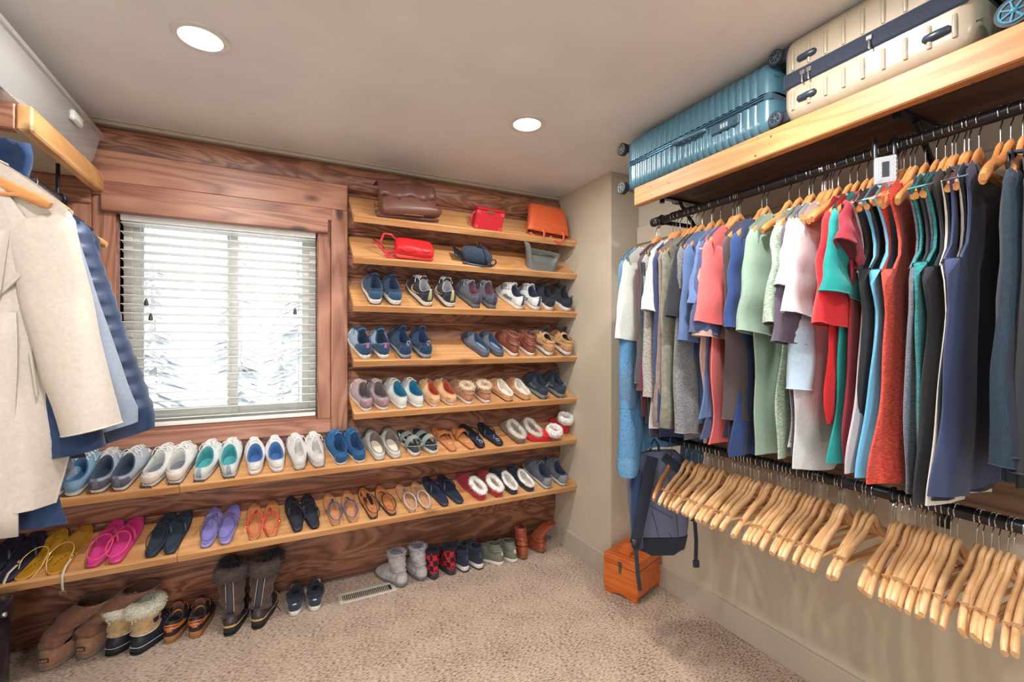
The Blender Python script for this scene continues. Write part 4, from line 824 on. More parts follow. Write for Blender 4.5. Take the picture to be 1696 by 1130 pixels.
# ------------------------------------------------------------------ bags on the two top shelves
def bag_root(k, px, lab, name, s=.02, yaw=0):
    rt = root_on_shelf(k, px, lab, None, name, 'bag', s, yaw); rt['group'] = 'bags on the top two shelves'; return rt
def pillow(w, d, h, n=18, m=12, fl=.35, wr=.006, seed=0, taper=0, zc=None):
    """slumped leather box: rings over the depth, rounded and creased"""
    rings = []
    for j in range(m + 1):
        f = j / m; y = d * f; k = (1 - abs(2 * f - 1) ** 4) ** .5; ring = []
        hh = h * (1 - taper * f)
        for i in range(n):
            a = 2 * pi * i / n; c, s_ = cos(a), sin(a)
            x = math.copysign(abs(c) ** fl, c) * w / 2 * (.90 + .10 * k); z = math.copysign(abs(s_) ** (fl * 1.3), s_) * hh / 2 * (.35 + .65 * k)
            q = wr * noise.noise(Vector((x * 9, y * 14, seed + z * 8))) * 2
            ring.append((x + q, y + q * .5, hh / 2 + z + (q if s_ > -.3 else 0)))
        rings.append(ring)
    return MB().loft(rings)
BR = M((110, 70, 58), 'leather'); BRASS = M((196, 160, 96), 'metal', .3)
t = bag_root(0, 680, 'large slouchy brown leather satchel lying at the left of the top shelf', 'handbag', .03, 8); t.rotation_euler.x += R(24)
pillow(.34, .17, .085, seed=4, wr=.010).build('body', BR, t)
def fl_(i, j):
    x = mix(-.175, .15, i / 16); y = mix(.20, .075 + .012 * sin(i * .9), j / 5); return (x, y, .088 + .016 * sin(pi * j / 5) + .004 * sin(i * 1.7) + .006 * noise.noise(Vector((x * 12, y * 20, 3))) - (.05 if j == 0 else 0))
MB().grid(fl_, 16, 5).build('flap', M((98, 60, 54), 'leather'), t, solid=.005)
MB().tube([(-.17, .03, .03), (-.195, .03, .02), (-.19, .012, .012), (-.10, .004, .020), (.0, .0, .022), (.10, -.003, .020), (.165, .0, .012)], .009, 8, .6).build('strap', M((88, 54, 48), 'leather'), t)
MB().tube([(-.185 + .016 * cos(a), .06, .045 + .016 * sin(a)) for a in [2 * pi * q / 16 for q in range(16)]], .0028, 6, closed=True).build('ring', BRASS, t)
MB().tube([(-.05, -.001, .045), (.0, -.006, .050), (.06, -.004, .044)], .003, 6).build('fold', M((140, 96, 80), 'leather'), t)
t = bag_root(0, 808, 'small red box-shaped bag with gold corners and clasp', 'handbag', .015, -4)
RD = M((188, 34, 46), 'leather'); RM = Matrix.Rotation(R(-38), 4, 'X')
def rbox(name, mat, *a, c=.004, parent=None): return MB().box(*a, c).build(name, mat, parent or t, smooth=False)
bb = [rbox('body', RD, -.088, .088, .0, .075, .0, .115, c=.006), rbox('lid', M((176, 28, 42), 'leather'), -.089, .089, -.002, .078, .116, .127, c=.004), rbox('clasp', BRASS, -.022, .022, -.006, .002, .100, .118, c=.002)]
MB().disc((0, -.009, .112), .006, (0, 1, 0), .006, 14).build('clasp_knob', BRASS, bb[2])
for sx in (-1, 1):
    for z in (.014, .100):
        q = MB().box(sx * .076 - .014, sx * .076 + .014, -.0035, .014, z - .014, z + .014, .005).build('corner_guard', M((206, 60, 66), 'leather'), t, smooth=False)
        MB().ball((sx * .076, -.005, z), .0035).build('stud', CHROME, q)
MB().tube([(-.088, .03, .10), (-.104, .028, .08), (-.106, .026, .03), (-.094, .03, .012)], .005, 6).build('handle', RD, t)
t.rotation_euler.x -= R(14)
t = bag_root(0, 905, 'orange leather tote lying flat with looped handles hanging over the edge', 'tote_bag', .03, -8); t.rotation_euler.x += R(26)
OR = M((206, 92, 50), 'leather', .38)
rings = []
for j in range(11):
    f = j / 10; y = -.005 + .23 * f; hw = mix(.148, .118, f); th_ = mix(.040, .085, math.sin(min(1, f * 1.2) * pi / 2)) * (1 - .75 * max(0, f - .85) / .15)
    rings.append([(math.copysign(abs(cos(a)) ** .35, cos(a)) * hw, y + (.008 * abs(cos(a)) if j == 0 else 0), .004 + th_ / 2 + math.copysign(abs(sin(a)) ** .55, sin(a)) * th_ / 2) for a in [2 * pi * q / 24 for q in range(24)]])
MB().loft(rings, True, False, True).build('body', OR, t, solid=.003)
MB().loft([[(p[0] * .96, p[1] + .004, p[2] * .94 + .002) for p in rings[0]], [(p[0] * .9, p[1] + .05, p[2]) for p in rings[1]]], True, False, True).build('lining', M((96, 44, 34), 'suede'), t)
for x0 in (-.055, .085):
    MB().tube([(x0, .055, .052), (x0 + .006, .03, .054), (x0 + .016, -.006, .050), (x0 + .022, -.030, .026), (x0 - .01, -.036, .012), (x0 - .05, -.02, .012), (x0 - .07, -.006, .02)], .0085, 8, .3).build('handle', OR, t)
    MB().ball((x0 + .001, .045, .058), .0035).build('rivet', BRASS, t)
t = bag_root(1, 686, 'bright red leather crossbody bag with coiled strap, second shelf', 'handbag', .02, -3); t.rotation_euler.x += R(12)
RR = M((216, 40, 44), 'leather', .4)
pillow(.215, .13, .085, seed=9, wr=.006, taper=.25).build('body', RR, t)
MB().box(-.106, .106, -.006, .02, .004, .034, .01).build('base_panel', M((224, 66, 66), 'leather', .35), t)
for q, z in enumerate((.060, .050, .066)):
    MB().tube([(-.09 + .05 * q, .004 + .01 * q, z + .01), (-.05 + .05 * q, .0, z - .002), (.0 + .04 * q, .006, z + .006)], .004, 6).build('fold', RR, t)
MB().tube([(-.10, .09, .06), (-.13, .10, .085), (-.17, .10, .085), (-.185, .07, .05), (-.165, .04, .03), (-.22, .09, .05), (-.165, .03, .02), (-.13, .006, .010), (-.10, .01, .03), (-.12, .03, .034), (-.155, .02, .022), (-.15, .0, .008), (-.11, -.002, .008)], .0065, 6, .45).build('strap', M((196, 36, 52), 'leather'), t)
MB().tube([(-.10 + .010 * cos(a), .088, .060 + .010 * sin(a)) for a in [2 * pi * q / 12 for q in range(12)]], .002, 5, closed=True).build('ring', BRASS, t)
t = bag_root(1, 790, 'small dark navy suede bag with a looped cord strap', 'handbag', .012, -6)
NV = M((36, 52, 74), 'suede')
pillow(.165, .13, .085, fl=.6, seed=12, wr=.006).build('body', NV, t)
MB().tube([(-.085, .015, .012), (-.04, -.004, .012), (.03, -.008, .012), (.09, .004, .012)], .010, 8, .7).build('base_piping', M((24, 34, 50), 'leather'), t)
MB().grid(lambda i, j: (mix(-.14, -.06, i / 4), mix(.03, .12, j / 4), .012 + .045 * (1 - i / 4) * (.6 + .4 * j / 4)), 4, 4).build('side_wing', M((26, 34, 48), 'leather'), t, solid=.004)
MB().tube([(.0, .085, .09), (.02, .05, .10), (.03, .01, .085), (.045, -.01, .045), (.075, -.006, .03), (.085, .03, .06), (.06, .07, .085), (.02, .10, .095)], .004, 6).build('strap', M((30, 40, 58), 'leather'), t)
MB().tube([(.10 + .018 * cos(a), .02, .03 + .018 * sin(a)) for a in [2 * pi * q / 14 for q in range(14)]], .004, 6, closed=True).build('loop', M((26, 34, 48), 'leather'), t)
MB().tube([(.0, .085, .095), (-.01, .09, .112), (-.022, .09, .118)], .002, 5).build('zip_pull', CHROME, t)
t = bag_root(1, 897, 'grey-green leather pouch bag with open folded top, by the corner', 'handbag', .015, -14)
GG = M((98, 100, 96), 'leather', .45)
rings = []
for j in range(9):
    f = j / 8; z = .10 * f; hw = mix(.100, .115, f)
    rings.append([(math.copysign(abs(cos(a)) ** .4, cos(a)) * hw - .035 * f * f * (cos(a) < 0), .05 + .02 * f + math.copysign(abs(sin(a)) ** .7, sin(a)) * mix(.048, .020, f) + .02 * f, z + (.045 * f if cos(a) < -.4 else (-.025 * f if abs(cos(a)) < .5 and sin(a) < 0 else 0))) for a in [2 * pi * q / 22 for q in range(22)]])
MB().loft(rings, True, True, False).build('body', GG, t, solid=.004)
MB().tube([(.115, .06, .05), (.150, .04, .10), (.165, .03, .15), (.160, .05, .20)], .0028, 5).build('strap', GG, t)
MB().tube([(-.03, .075, .085), (.02, .07, .088), (.07, .075, .084)], .003, 5).build('zip', M((176, 170, 150), 'metal'), t)

# ------------------------------------------------------------------ hanging rails on the right wall
RX = 1.646; RZU = 2.008; RZL = .962; RR_ = .018
SX = 1.50; SZ0, SZ1 = 2.065, 2.150
bs = empty('wall_shelf', (SX, 0, SZ0), label='deep fir shelf on the right wall carrying the suitcases', cat='shelf')
o = box_obj('front_beam', BEAM, SX, SX + .04, YF + .3, 1.655, SZ0, SZ1, c=.004, parent=bs); o.location -= bs.location
for q, (x0, x1) in enumerate(((SX + .04, SX + .20), (SX + .202, SX + .36), (SX + .362, XR))):
    o = box_obj('shelf_board', PLY, x0, x1, YF + .3, 1.655, SZ1 - .028, SZ1 - .002, c=.001, parent=bs); o.location -= bs.location
def bracket(y, z, parent_label, top=True):
    t = empty('rail_bracket', (XR, y, z), label=parent_label, cat='bracket')
    m = MB().box(-.012, 0, -.016, .016, -.24, 0).box(-.42, 0, -.013, .013, -.010, 0)
    m.build('arm', BLACKM, t, smooth=False)
    MB().tube([(-.01, 0, -.22), (-.18, 0, -.055), (-.22, 0, -.012)], .009, 8).build('brace', BLACKM, t)
    MB().tube([(RX - XR, 0, -.01), (RX - XR, 0, -.03)], .012, 8).build('hanger_post', BLACKM, t)
    cz = -(z - RZU) if top else -(z - RZL)
    MB().tube([(RX - XR + .021 * cos(a), 0, cz + .021 * sin(a)) for a in [2 * pi * q / 16 for q in range(16)]], .005, 6, 1, closed=True).build('rail_clamp', BLACKM, t)
    return t
bracket(1.62, SZ1 - .03, 'black iron bracket at the far end of the suitcase shelf'); bracket(y_at(1492, RX) + .01, SZ1 - .03, 'black iron bracket holding the upper rail near the grey dispenser')
for z, nm, lb, y1 in ((RZU, 'clothes_rail', 'upper black clothes rail carrying the shirts', 1.668), (RZL, 'clothes_rail', 'lower black clothes rail full of empty wooden hangers', 1.66)):
    t = empty(nm, (RX, y1, z), label=lb, cat='clothes rail')
    MB().tube([(0, -2.6, 0), (0, -1.3, 0), (0, 0, 0)], RR_, 16).build('pipe', BLACKM, t)
    MB().tube([(0, -.004, 0), (0, .012, 0)], .021, 16).tube([(0, -.03, 0), (0, -.012, 0)], .0195, 16).build('end_cap', BLACKM, t)
    # wall flange
    for yy in (-.02,):
        MB().tube([(0, yy, 0), (XR - RX, yy, 0)], .011, 10).disc((XR - RX - .006, yy, 0), .035, (1, 0, 0), .006, 20).build('wall_post', BLACKM, t)
cl = box_obj('rail_cleat', wood('cleat_wood', (86, 62, 50), (120, 92, 74), (150, 120, 98), 'Y', rough=.6, knots=.5), XR - .032, XR, YF + .3, 1.62, .862, 1.055, c=.004); tag(cl, 'brown timber board on the wall behind the lower rail', 'board')
cl2 = box_obj('wall_cleat', PAINT, XR - .018, XR, YF + .3, YC - .002, 2.02, 2.122, c=.002); tag(cl2, 'painted board along the wall under the suitcase shelf', 'board')
bracket(y_at(1480, RX), RZL + .08, 'black iron bracket holding the lower rail between the wooden hangers', False)

def hanger_meshes(mat, nm='coat_hanger', notches=True):
    """wishbone shaped wooden hanger, origin on the rail axis"""
    hg = empty(nm)
    hw, n = .230, 26; rings = []
    for i in range(n + 1):
        u = -1 + 2 * i / n; a = abs(u); x = hw * u
        z = -.082 - .030 * (3 * min(1, a / .22) ** 2 - 2 * min(1, a / .22) ** 3) - .100 * a - .008 * a * a; y = -.030 * a * a
        hz = mix(.0115, .0135, min(1, a * 2)) * (1 if a < .93 else 1 - .35 * (a - .93) / .07); hy = mix(.0065, .0088, a ** 1.5) * (1 if a < .93 else .8)
        ring = [(x + hz * .45 * sin(q) * (1 if u > 0 else -1) * (a > .05), y + hy * cos(q), z + hz * sin(q)) for q in [2 * pi * k / 8 for k in range(8)]]
        rings.append(ring)
    MB().loft(rings).build('body', mat, hg, ang=70)
    R0 = .0205
    pts = [(R0 * cos(a), 0, R0 * sin(a)) for a in [R(v) for v in (215, 180, 150, 120, 90, 60, 30, 0, -25)]]
    pts += [(.010, 0, -.024), (.001, 0, -.034), (0, 0, -.045), (0, 0, -.062), (0, 0, -.078)]
    MB().tube(pts, .0017, 6).build('hook', CHROME, hg)
    MB().tube([(-.178, -.020, -.196), (0, -.012, -.199), (.178, -.020, -.196)], .0052, 7).build('trouser_bar', mat, hg)
    for sx in ((-.184, .180) if notches else ()): MB().box(sx, sx + .004, -.028, -.012, -.1745, -.1700).build('notch', M((178, 130, 88), 'fabric'), hg, smooth=False)
    return hg
hl = hanger_meshes(HANG); hu = hanger_meshes(HANGD, notches=False); rh = random.Random(11)
def put_hanger(proto, used, x, y, z, yaw, pitch, label, group, swing=0.0):
    h = proto if not used[0] else copy_tree(proto); used[0] = True
    h.location = (x, y, z); h.rotation_euler = (R(swing), R(pitch), R(yaw)); tag(h, label, 'hanger', group); return h
used_l = [False]; used_u = [False]
low = [1141, 1149, 1161, 1166, 1173, 1178, 1184, 1194, 1200, 1218, 1222, 1226, 1232, 1237, 1242, 1248, 1253, 1262, 1272, 1278, 1283, 1292, 1299, 1307, 1313, 1320, 1331, 1342, 1350, 1357, 1366, 1375, 1395, 1399, 1406, 1429, 1441, 1447, 1457, 1486, 1492, 1503, 1513, 1523, 1535, 1541, 1553, 1565, 1574, 1586, 1595, 1630, 1638, 1655, 1665, 1684, 1693, 1712, 1725]
ZONES = [(1210, 'just right of the backpack'), (1262, 'under the royal navy tee'), (1302, 'under the plum and pale grey tees'), (1345, 'under the white raglan tee'), (1380, 'under the teal and crimson tees'), (1420, 'under the sleeveless grey and black tops'), (1470, 'under the orange red sleeveless top'), (1560, 'under the marl and charcoal sleeveless tops'), (1610, 'under the large slate navy top'), (9999, 'at the right edge of view')]
zc_ = {}
for i, px in enumerate(low):
    y = y_at(px, RX) + .012; yaw = mix(9, -2, min(1, i / 9)) + rh.uniform(-2.2, 2.2)
    zn = next(z for m_, z in ZONES if px < m_); k_ = zc_.get(zn, 0); zc_[zn] = k_ + 1
    put_hanger(hl, used_l, RX, y, RZL, yaw, rh.uniform(-2.5, 2.5), ORD[k_] + ' pale empty lower-rail hanger ' + zn, 'empty wooden hangers on the lower rail', rh.uniform(-3, 3))
h = put_hanger(hu, used_u, RX, 1.558, RZL, 17, 0, 'dark honey wooden hanger alone at the far end of the lower rail', None)

# ------------------------------------------------------------------ hanging clothes
def garment(name, loc, label, cat, col, k='fabric', sleeve='short', W=.235, zh=-.80, zs=-.55, yaw=0, T=.012, sx=.30, sw=.095, seed=0, group=None, cuff=None, trim=None, neckw=.58, sw0=.094, sh_drop=.075, arm=.27, fold=.008, lin=None, mat=None, quilt=False, fac=None, top=-.088):
    """knitted or woven top on a hanger: front and back panels, sleeves, neckband. z = 0 at the rail"""
    rt = empty(name, loc, (0, 0, R(yaw)), label, cat, group or 'clothes on the upper right rail')
    rs = random.Random(seed); m = mat or M(col, k); nu, nv = 18, 20; p1, p2, p3 = [rs.uniform(0, 6.3) for _ in range(3)]; kf = rs.uniform(2.0, 3.6)
    tank = sleeve == 'none'
    def zsh(a): return top + .026 - (sh_drop + .052) * max(0, a - .04) ** 1.12 - .018 * a * a
    hwS = .242 if not tank else .238
    def Wd(v, s_):
        if tank:
            b = W * .74 + (hwS - W * .74) * (1 - min(1, v / .17)) ** 1.7 if v < .17 else (mix(W * .74, W * .98, min(1, (v - .17) / (arm - .17)) ** 2.6) if v < arm else W * (.98 - .10 * min(1, (v - arm) / .12) + .14 * max(0, v - arm - .12)))
        else: b = mix(hwS, W * .90, min(1, v / arm) ** .6)
        b *= 1 + v * v * .03
        return b - max(0, v - arm) * .018 * (1 + sin(p2 + s_)) + .020 * v * sin(v * 7 + p1 + s_ * 2.1) + (.010 * sin(v * 15 + p3) * v)
    def surf(s):
        def P(i, j):
            u = -1 + 2 * i / nu; v = j / nv; a = abs(u); sd = 1 if u > 0 else -1
            zt = zsh(a)
            if a < neckw: zt -= (.105 if s < 0 else .078) * (1 - (a / neckw) ** 2) ** .6
            x = u * Wd(v, sd); z = mix(zt, zh, v) + .006 * sin(u * 4 + p2) * v
            yb = -.028 * a * a * (1 - v) - .010
            f = fold * (.25 + v) ** .8 * (sin(u * kf * 2.2 + p1 + 1.2 * sin(v * 2.3 + p2)) + .5 * sin(u * kf * 5.0 + p3 + v * 1.5) + 1.1 * noise.noise(Vector((u * 3.2, v * 2.2, seed * 3.7)))) * min(1, v * 6)
            op = (.013 if v < (arm if tank else .08) else .0015) * (.3 + .7 * (a > .9))
            th = T * (1 - a ** 5) * min(1, .8 + v * 2) + op + .0015
            return (x, yb + f + s * th, z)
        return P
    MB().grid(surf(-1), nu, nv).build('front_panel', m, rt, ang=80).data.name
    MB().grid(surf(1), nu, nv).build('back_panel', m, rt, ang=80)
    # side seams closed below the armhole, and the hem turned in
    j0 = int(nv * arm) if tank else int(nv * arm * .8)
    F_, B_ = surf(-1), surf(1)
    for i, sgn in ((0, -1), (nu, 1)):
        def S(q, j, i=i, sgn=sgn):
            a, b = Vector(F_(i, j0 + j)), Vector(B_(i, j0 + j)); p = a.lerp(b, q / 3); p.x += sgn * .004 * sin(pi * q / 3); return p
        MB().grid(S, 3, nv - j0).build('side_seam', m, rt, ang=80)
    if trim or tank:
        tm = M(trim, k) if trim else m
        if tank:
            for sgn, i in ((-1, 0), (1, nu)):
                lp = [Vector(F_(i, j)) for j in range(0, j0 + 1)] + [Vector(B_(i, j)) for j in range(j0, -1, -1)]
                MB().tube(lp, .0036, 5, closed=True).build('armhole_band', tm, rt)
    nb = [Vector(F_(i, 0)) for i in range(nu + 1) if abs(-1 + 2 * i / nu) <= neckw + .06] + [Vector(B_(i, 0)) for i in range(nu, -1, -1) if abs(-1 + 2 * i / nu) <= neckw + .06]
    MB().tube(nb, .0045, 6, closed=True).build('neckband', M(mul(trim or col, .94), k), rt)
    if not tank:
        for sd in (-1, 1):
            A = Vector((sd * (hwS - .075), -.030, zsh(.78) - .085)); B = Vector((sd * sx, -.034, zs + .01))
            ax = (B - A); L_ = ax.length; ax.normalize(); pr = Vector((ax.z, 0, -ax.x)) * (1 if sd < 0 else -1)   # in-plane, pointing outward
            if pr.x * sd < 0: pr = -pr
            nr = 40 if quilt else 14; rings = []; ph = rs.uniform(0, 6)
            for r_ in range(nr + 1):
                f = r_ / nr; c = A + ax * L_ * f; hw = mix(sw0, sw, f ** .7); cc = rs.uniform(-.003, .003)
                if quilt: hw *= 1 + .05 * abs(sin(f * pi * 12)); 
                bw = (T * 1.0 + .006) * (1 + (.45 * abs(sin(f * pi * 12)) if quilt else 0))
                y0 = .006 * sin(f * 5 + ph) * f
                ring = []
                for q in range(16):
                    a = 2 * pi * q / 16
                    ww = math.copysign(abs(cos(a)) ** .8, cos(a)) * hw; hh = sin(a) * bw * (1 + .5 * f)
                    wv = .009 * sin(ww * 52 + ph + f * 3 + 2 * noise.noise(Vector((f * 2, ww * 8, seed)))) * f + .010 * noise.noise(Vector((ww * 14, f * 4, seed + 5)))
                    ring.append(c + pr * (ww + .002 * noise.noise(Vector((f * 6, a, seed)))) + Vector((0, hh + y0 + wv, 0)))
                rings.append(ring)
            # crown of the sleeve meets the shoulder seam
            tip = Vector((sd * (hwS - .02), -.024, zsh(.92) + .002))
            first = [p.lerp(tip, .55 if (p - A).dot(pr) > 0 else .15) for p in rings[0]]
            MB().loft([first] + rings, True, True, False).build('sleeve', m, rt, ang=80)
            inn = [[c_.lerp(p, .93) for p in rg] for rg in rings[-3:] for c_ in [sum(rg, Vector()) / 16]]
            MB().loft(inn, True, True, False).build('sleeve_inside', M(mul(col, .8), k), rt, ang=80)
            hem = rings[-2]; e2 = rings[-1]
            if cuff:
                cc = sum(e2, Vector()) / 16
                MB().loft([[cc + (p - cc) * .98 for p in hem], [cc + (p - cc) * 1.02 + ax * .012 for p in e2], [cc + (p - cc) * .86 + ax * .055 for p in e2], [cc + (p - cc) * .80 + ax * .055 for p in e2]], True, False, False).build('cuff', M(cuff, k), rt, ang=50)
            else:
                MB().tube(e2, .0022, 4, closed=True).build('sleeve_hem', m, rt)
    return rt, surf, Wd, zsh
PLAIN = {}
Gs = [  # px of the outer edge, kind, colour, material, sleeve row, hem row, look
 (1020, 'short', (202, 208, 203), 'fabric', 568, 640, 'white wide-sleeved blouse at the far end of the rail', 'blouse', {}),
 (1047, 'long', (92, 46, 60), 'fabric', 650, 690, 'maroon long-sleeved top just after the white blouse', 'shirt', dict(sw=.035)),
 (1052, 'long', (66, 70, 78), 'heather', 640, 700, 'charcoal fine-striped top next to the maroon one', 'shirt', dict(sw=.035)),
 (1058, 'long', (152, 148, 142), 'heather', 660, 702, 'grey heather long-sleeved top at the far end', 'shirt', dict(sw=.035)),
 (1067, 'short', (208, 210, 214), 'fabric', 524, 708, 'bright white tee between the grey and navy tops', 'shirt', {}),
 (1076, 'long', (46, 60, 98), 'fabric', 700, 724, 'navy blue long-sleeved top beside the bright white tee', 'shirt', dict(sw=.04)),
 (1084, 'long', (134, 116, 110), 'knit', 690, 700, 'taupe sweater with ribbed cuffs', 'sweater', dict(sw=.04, cuff=(124, 106, 100))),
 (1094, 'long', (126, 126, 114), 'knit', 690, 704, 'olive grey sweater with ribbed cuffs', 'sweater', dict(sw=.045, cuff=(118, 118, 106))),
 (1106, 'short', (34, 38, 46), 'fabric', 534, 640, 'black tee above the heather grey one', 'shirt', {}),
 (1111, 'long', (116, 116, 120), 'heather', 718, 722, 'long heather grey top ending just above the lower rail', 'shirt', dict(sw=.06)),
 (1121, 'short', (82, 106, 150), 'fabric', 572, 700, 'denim blue tee with drooping sleeve', 'shirt', {}),
 (1141, 'short', (92, 118, 164), 'fabric', 516, 690, 'lighter slate blue tee left of the coral one', 'shirt', {}),
 (1150, 'short', (72, 84, 122), 'fabric', 560, 726, 'dark slate blue tee tucked behind the coral one', 'shirt', {}),
 (1153, 'short', (230, 108, 108), 'fabric', 543, 734, 'coral pink tee with a broad draped sleeve', 'shirt', {}),
 (1147, 'short', (188, 154, 142), 'fabric', 564, 690, 'beige pink tee peeking out under the coral sleeve', 'shirt', dict(sx=.20)),
 (1192, 'long', (74, 62, 64), 'fabric', 700, 744, 'dark brown top between coral and royal navy', 'shirt', dict(sw=.045, sx=.19)),
 (1197, 'short', (30, 60, 116), 'fabric', 553, 752, 'royal navy tee beside the sage green one', 'shirt', {}),
 (1234, 'short', (140, 164, 148), 'fabric', 558, 752, 'sage green tee with a wide flat sleeve', 'shirt', {}),
 (1268, 'short', (160, 180, 160), 'heather', 546, 756, 'pale sage ribbed tee with curled sleeve', 'shirt', {}),
 (1296, 'short', (84, 74, 92), 'fabric', 576, 752, 'plum grey tee behind the pale sage one', 'shirt', {}),
 (1290, 'short', (190, 195, 200), 'heather', 490, 738, 'pale grey tee with folded sleeve', 'shirt', {}),
 (1297, 'long', (176, 202, 222), 'fabric', 650, 728, 'pale blue long-sleeved top between two whites', 'shirt', dict(sw=.05, sx=.20)),
 (1307, 'short', (206, 209, 214), 'fabric', 530, 776, 'white raglan tee with a dark stitched seam', 'shirt', {}),
 (1350, 'short', (204, 28, 38), 'fabric', 548, 700, 'bright red tee peeking out beside the teal one', 'shirt', {}),
 (1366, 'short', (8, 140, 138), 'fabric', 500, 762, 'teal green tee with a square sleeve', 'shirt', {}),
 (1392, 'cap', (138, 26, 46), 'fabric', 430, 778, 'crimson cap-sleeved tee right of the teal one', 'shirt', {}),
 (1411, 'none', (190, 186, 194), 'fabric', 0, 776, 'light grey sleeveless top', 'tank top', {}),
 (1428, 'none', (32, 34, 42), 'fabric', 0, 770, 'black sleeveless top between light grey and sky blue', 'tank top', {}),
 (1446, 'none', (98, 178, 218), 'fabric', 0, 782, 'sky blue sleeveless top', 'tank top', {}),
 (1462, 'none', (230, 78, 62), 'heather', 0, 792, 'orange red slub sleeveless top', 'tank top', {}),
 (1508, 'none', (98, 108, 124), 'heather', 0, 812, 'grey marl sleeveless top', 'tank top', {}),
 (1524, 'none', (34, 126, 128), 'heather', 0, 786, 'teal marl sleeveless top', 'tank top', {}),
 (1536, 'none', (34, 38, 48), 'fabric', 0, 826, 'charcoal black sleeveless top after the teal marl one', 'tank top', {}),
 (1558, 'none', (214, 208, 200), 'fabric', 0, 824, 'cream sleeveless top beside the slate navy one', 'tank top', {}),
 (1566, 'none', (28, 34, 48), 'fabric', 0, 818, 'midnight blue sleeveless top behind the large slate one', 'tank top', {}),
 (1584, 'none', (52, 64, 100), 'fabric', 0, 812, 'large slate navy sleeveless top nearest the camera', 'tank top', dict(W=.26)),
 (1648, 'long', (20, 28, 44), 'fabric', 760, 786, 'near-black jacket at the right edge', 'jacket', dict(sw=.06)),
 (1668, 'long', (26, 46, 62), 'denim', 780, 786, 'dark teal denim jacket at the right edge', 'jacket', dict(sw=.06)),
 (1690, 'long', (28, 32, 40), 'fabric', 790, 800, 'black shirt at the very right edge', 'shirt', dict(sw=.06)),
]
gy = []
for i, (px, kd, col, k, srow, hrow, lab, cat, ex) in enumerate(Gs):
    xo = {'short': 1.36, 'cap': 1.40, 'long': 1.37, 'none': 1.42}[kd]
    y = y_at(px, xo) + .03; gy.append(y)
    zh = z_at(hrow, 1.50, y) - RZU
    a = dict(W=.235, zh=zh, seed=i + 1, yaw=rh.uniform(-3, 4))
    if kd in ('short', 'cap'): a['zs'] = z_at(srow, xo, y) - RZU; a['sx'] = RX - xo - .075; a['sw'] = .098 if kd == 'short' else .07; a['sleeve'] = 'short'
    if kd == 'cap': a['sx'] = .245; a['sw'] = .06
    if kd == 'long': a['zs'] = z_at(srow, xo, y) - RZU; a['sleeve'] = 'long'; a['sx'] = RX - xo - .045
    if kd == 'none': a['sleeve'] = 'none'
    a.update(ex)
    garment({'tank top': 'tank_top'}.get(cat, cat), (RX, y, RZU), lab, cat, col, k, **a)
    put_hanger(hu, used_u, RX, y, RZU, a['yaw'], 0, 'hanger inside the ' + lab, 'wooden hangers on the upper rail')
for bq, px in enumerate((1334, 1357, 1385, 1400, 1420, 1436, 1500, 1512, 1530, 1548, 1600, 1622, 1640, 1676, 1694, 1712)):
    y = y_at(px, RX) + .02
    if min(abs(y - g) for g in gy) > .007:
        put_hanger(hu, used_u, RX, y, RZU, rh.uniform(-6, 6), rh.uniform(-2, 2), ORD[bq] + ' bare honey hanger from the far end of the upper rail', 'bare wooden hangers on the upper rail')
# hanging further in: denim jacket and jeans at the far end
dj, sf, _, _ = garment('denim_jacket', (RX, 1.658, RZU), 'light blue denim jacket hanging lowest at the far end', 'jacket', (84, 134, 176), 'denim', sleeve='long', zh=-1.10, zs=-1.16, sx=.205, sw=.058, seed=77, T=.02, cuff=(96, 146, 186))
garment('shirt', (RX, 1.652, RZU), 'steel blue shirt hanging below the white blouse', 'shirt', (88, 120, 150), 'denim', sleeve='long', zh=-.95, zs=-.90, sx=.20, sw=.06, seed=78)
garment('shirt', (RX, 1.51, RZU), 'dark aubergine long top hanging behind the sweaters', 'shirt', (48, 40, 58), 'fabric', sleeve='long', zh=-1.0, zs=-1.0, sx=.16, sw=.05, seed=79)
for y, lb in ((1.658, 'light denim jacket'), (1.640, 'steel blue shirt'), (1.51, 'aubergine top')): put_hanger(hu, used_u, RX, y, RZU, 0, 0, 'honey wooden hanger inside the ' + lb + ' at the far end', 'wooden hangers on the upper rail')
# patterned grey dispenser clipped to the rail
yd = y_at(1466, RX - .06)
t = empty('clip_dispenser', (RX - .06, yd, RZU), (0, 0, R(-62)), 'small grey patterned box hanging from black clips on the upper rail', 'box')
MB().box(-.026, .026, -.018, .018, -.125, -.045, .003).build('case', M((150, 156, 166), 'plastic'), t, smooth=False)
MB().box(-.008, .008, -.0195, -.017, -.105, -.062).build('window_slot', M((26, 28, 34), 'plastic'), t, smooth=False)
m = MB()
for sx in (-.020, -.013, .013, .020):
    for q in range(6): m.tube([(sx, -.0185, -.118 + q * .012), (sx + .004, -.0185, -.112 + q * .012), (sx, -.0185, -.106 + q * .012)], .0007, 4)
m.build('printed_pattern', M((206, 210, 216), 'plastic'), t)
for sx in (-.022, .022): MB().tube([(sx, .0, -.045), (sx, .004, .0), (sx, .018, .024), (sx, .045, .026), (sx, .062, .006)], .005, 8, .5).build('clip', BLACKM, t)

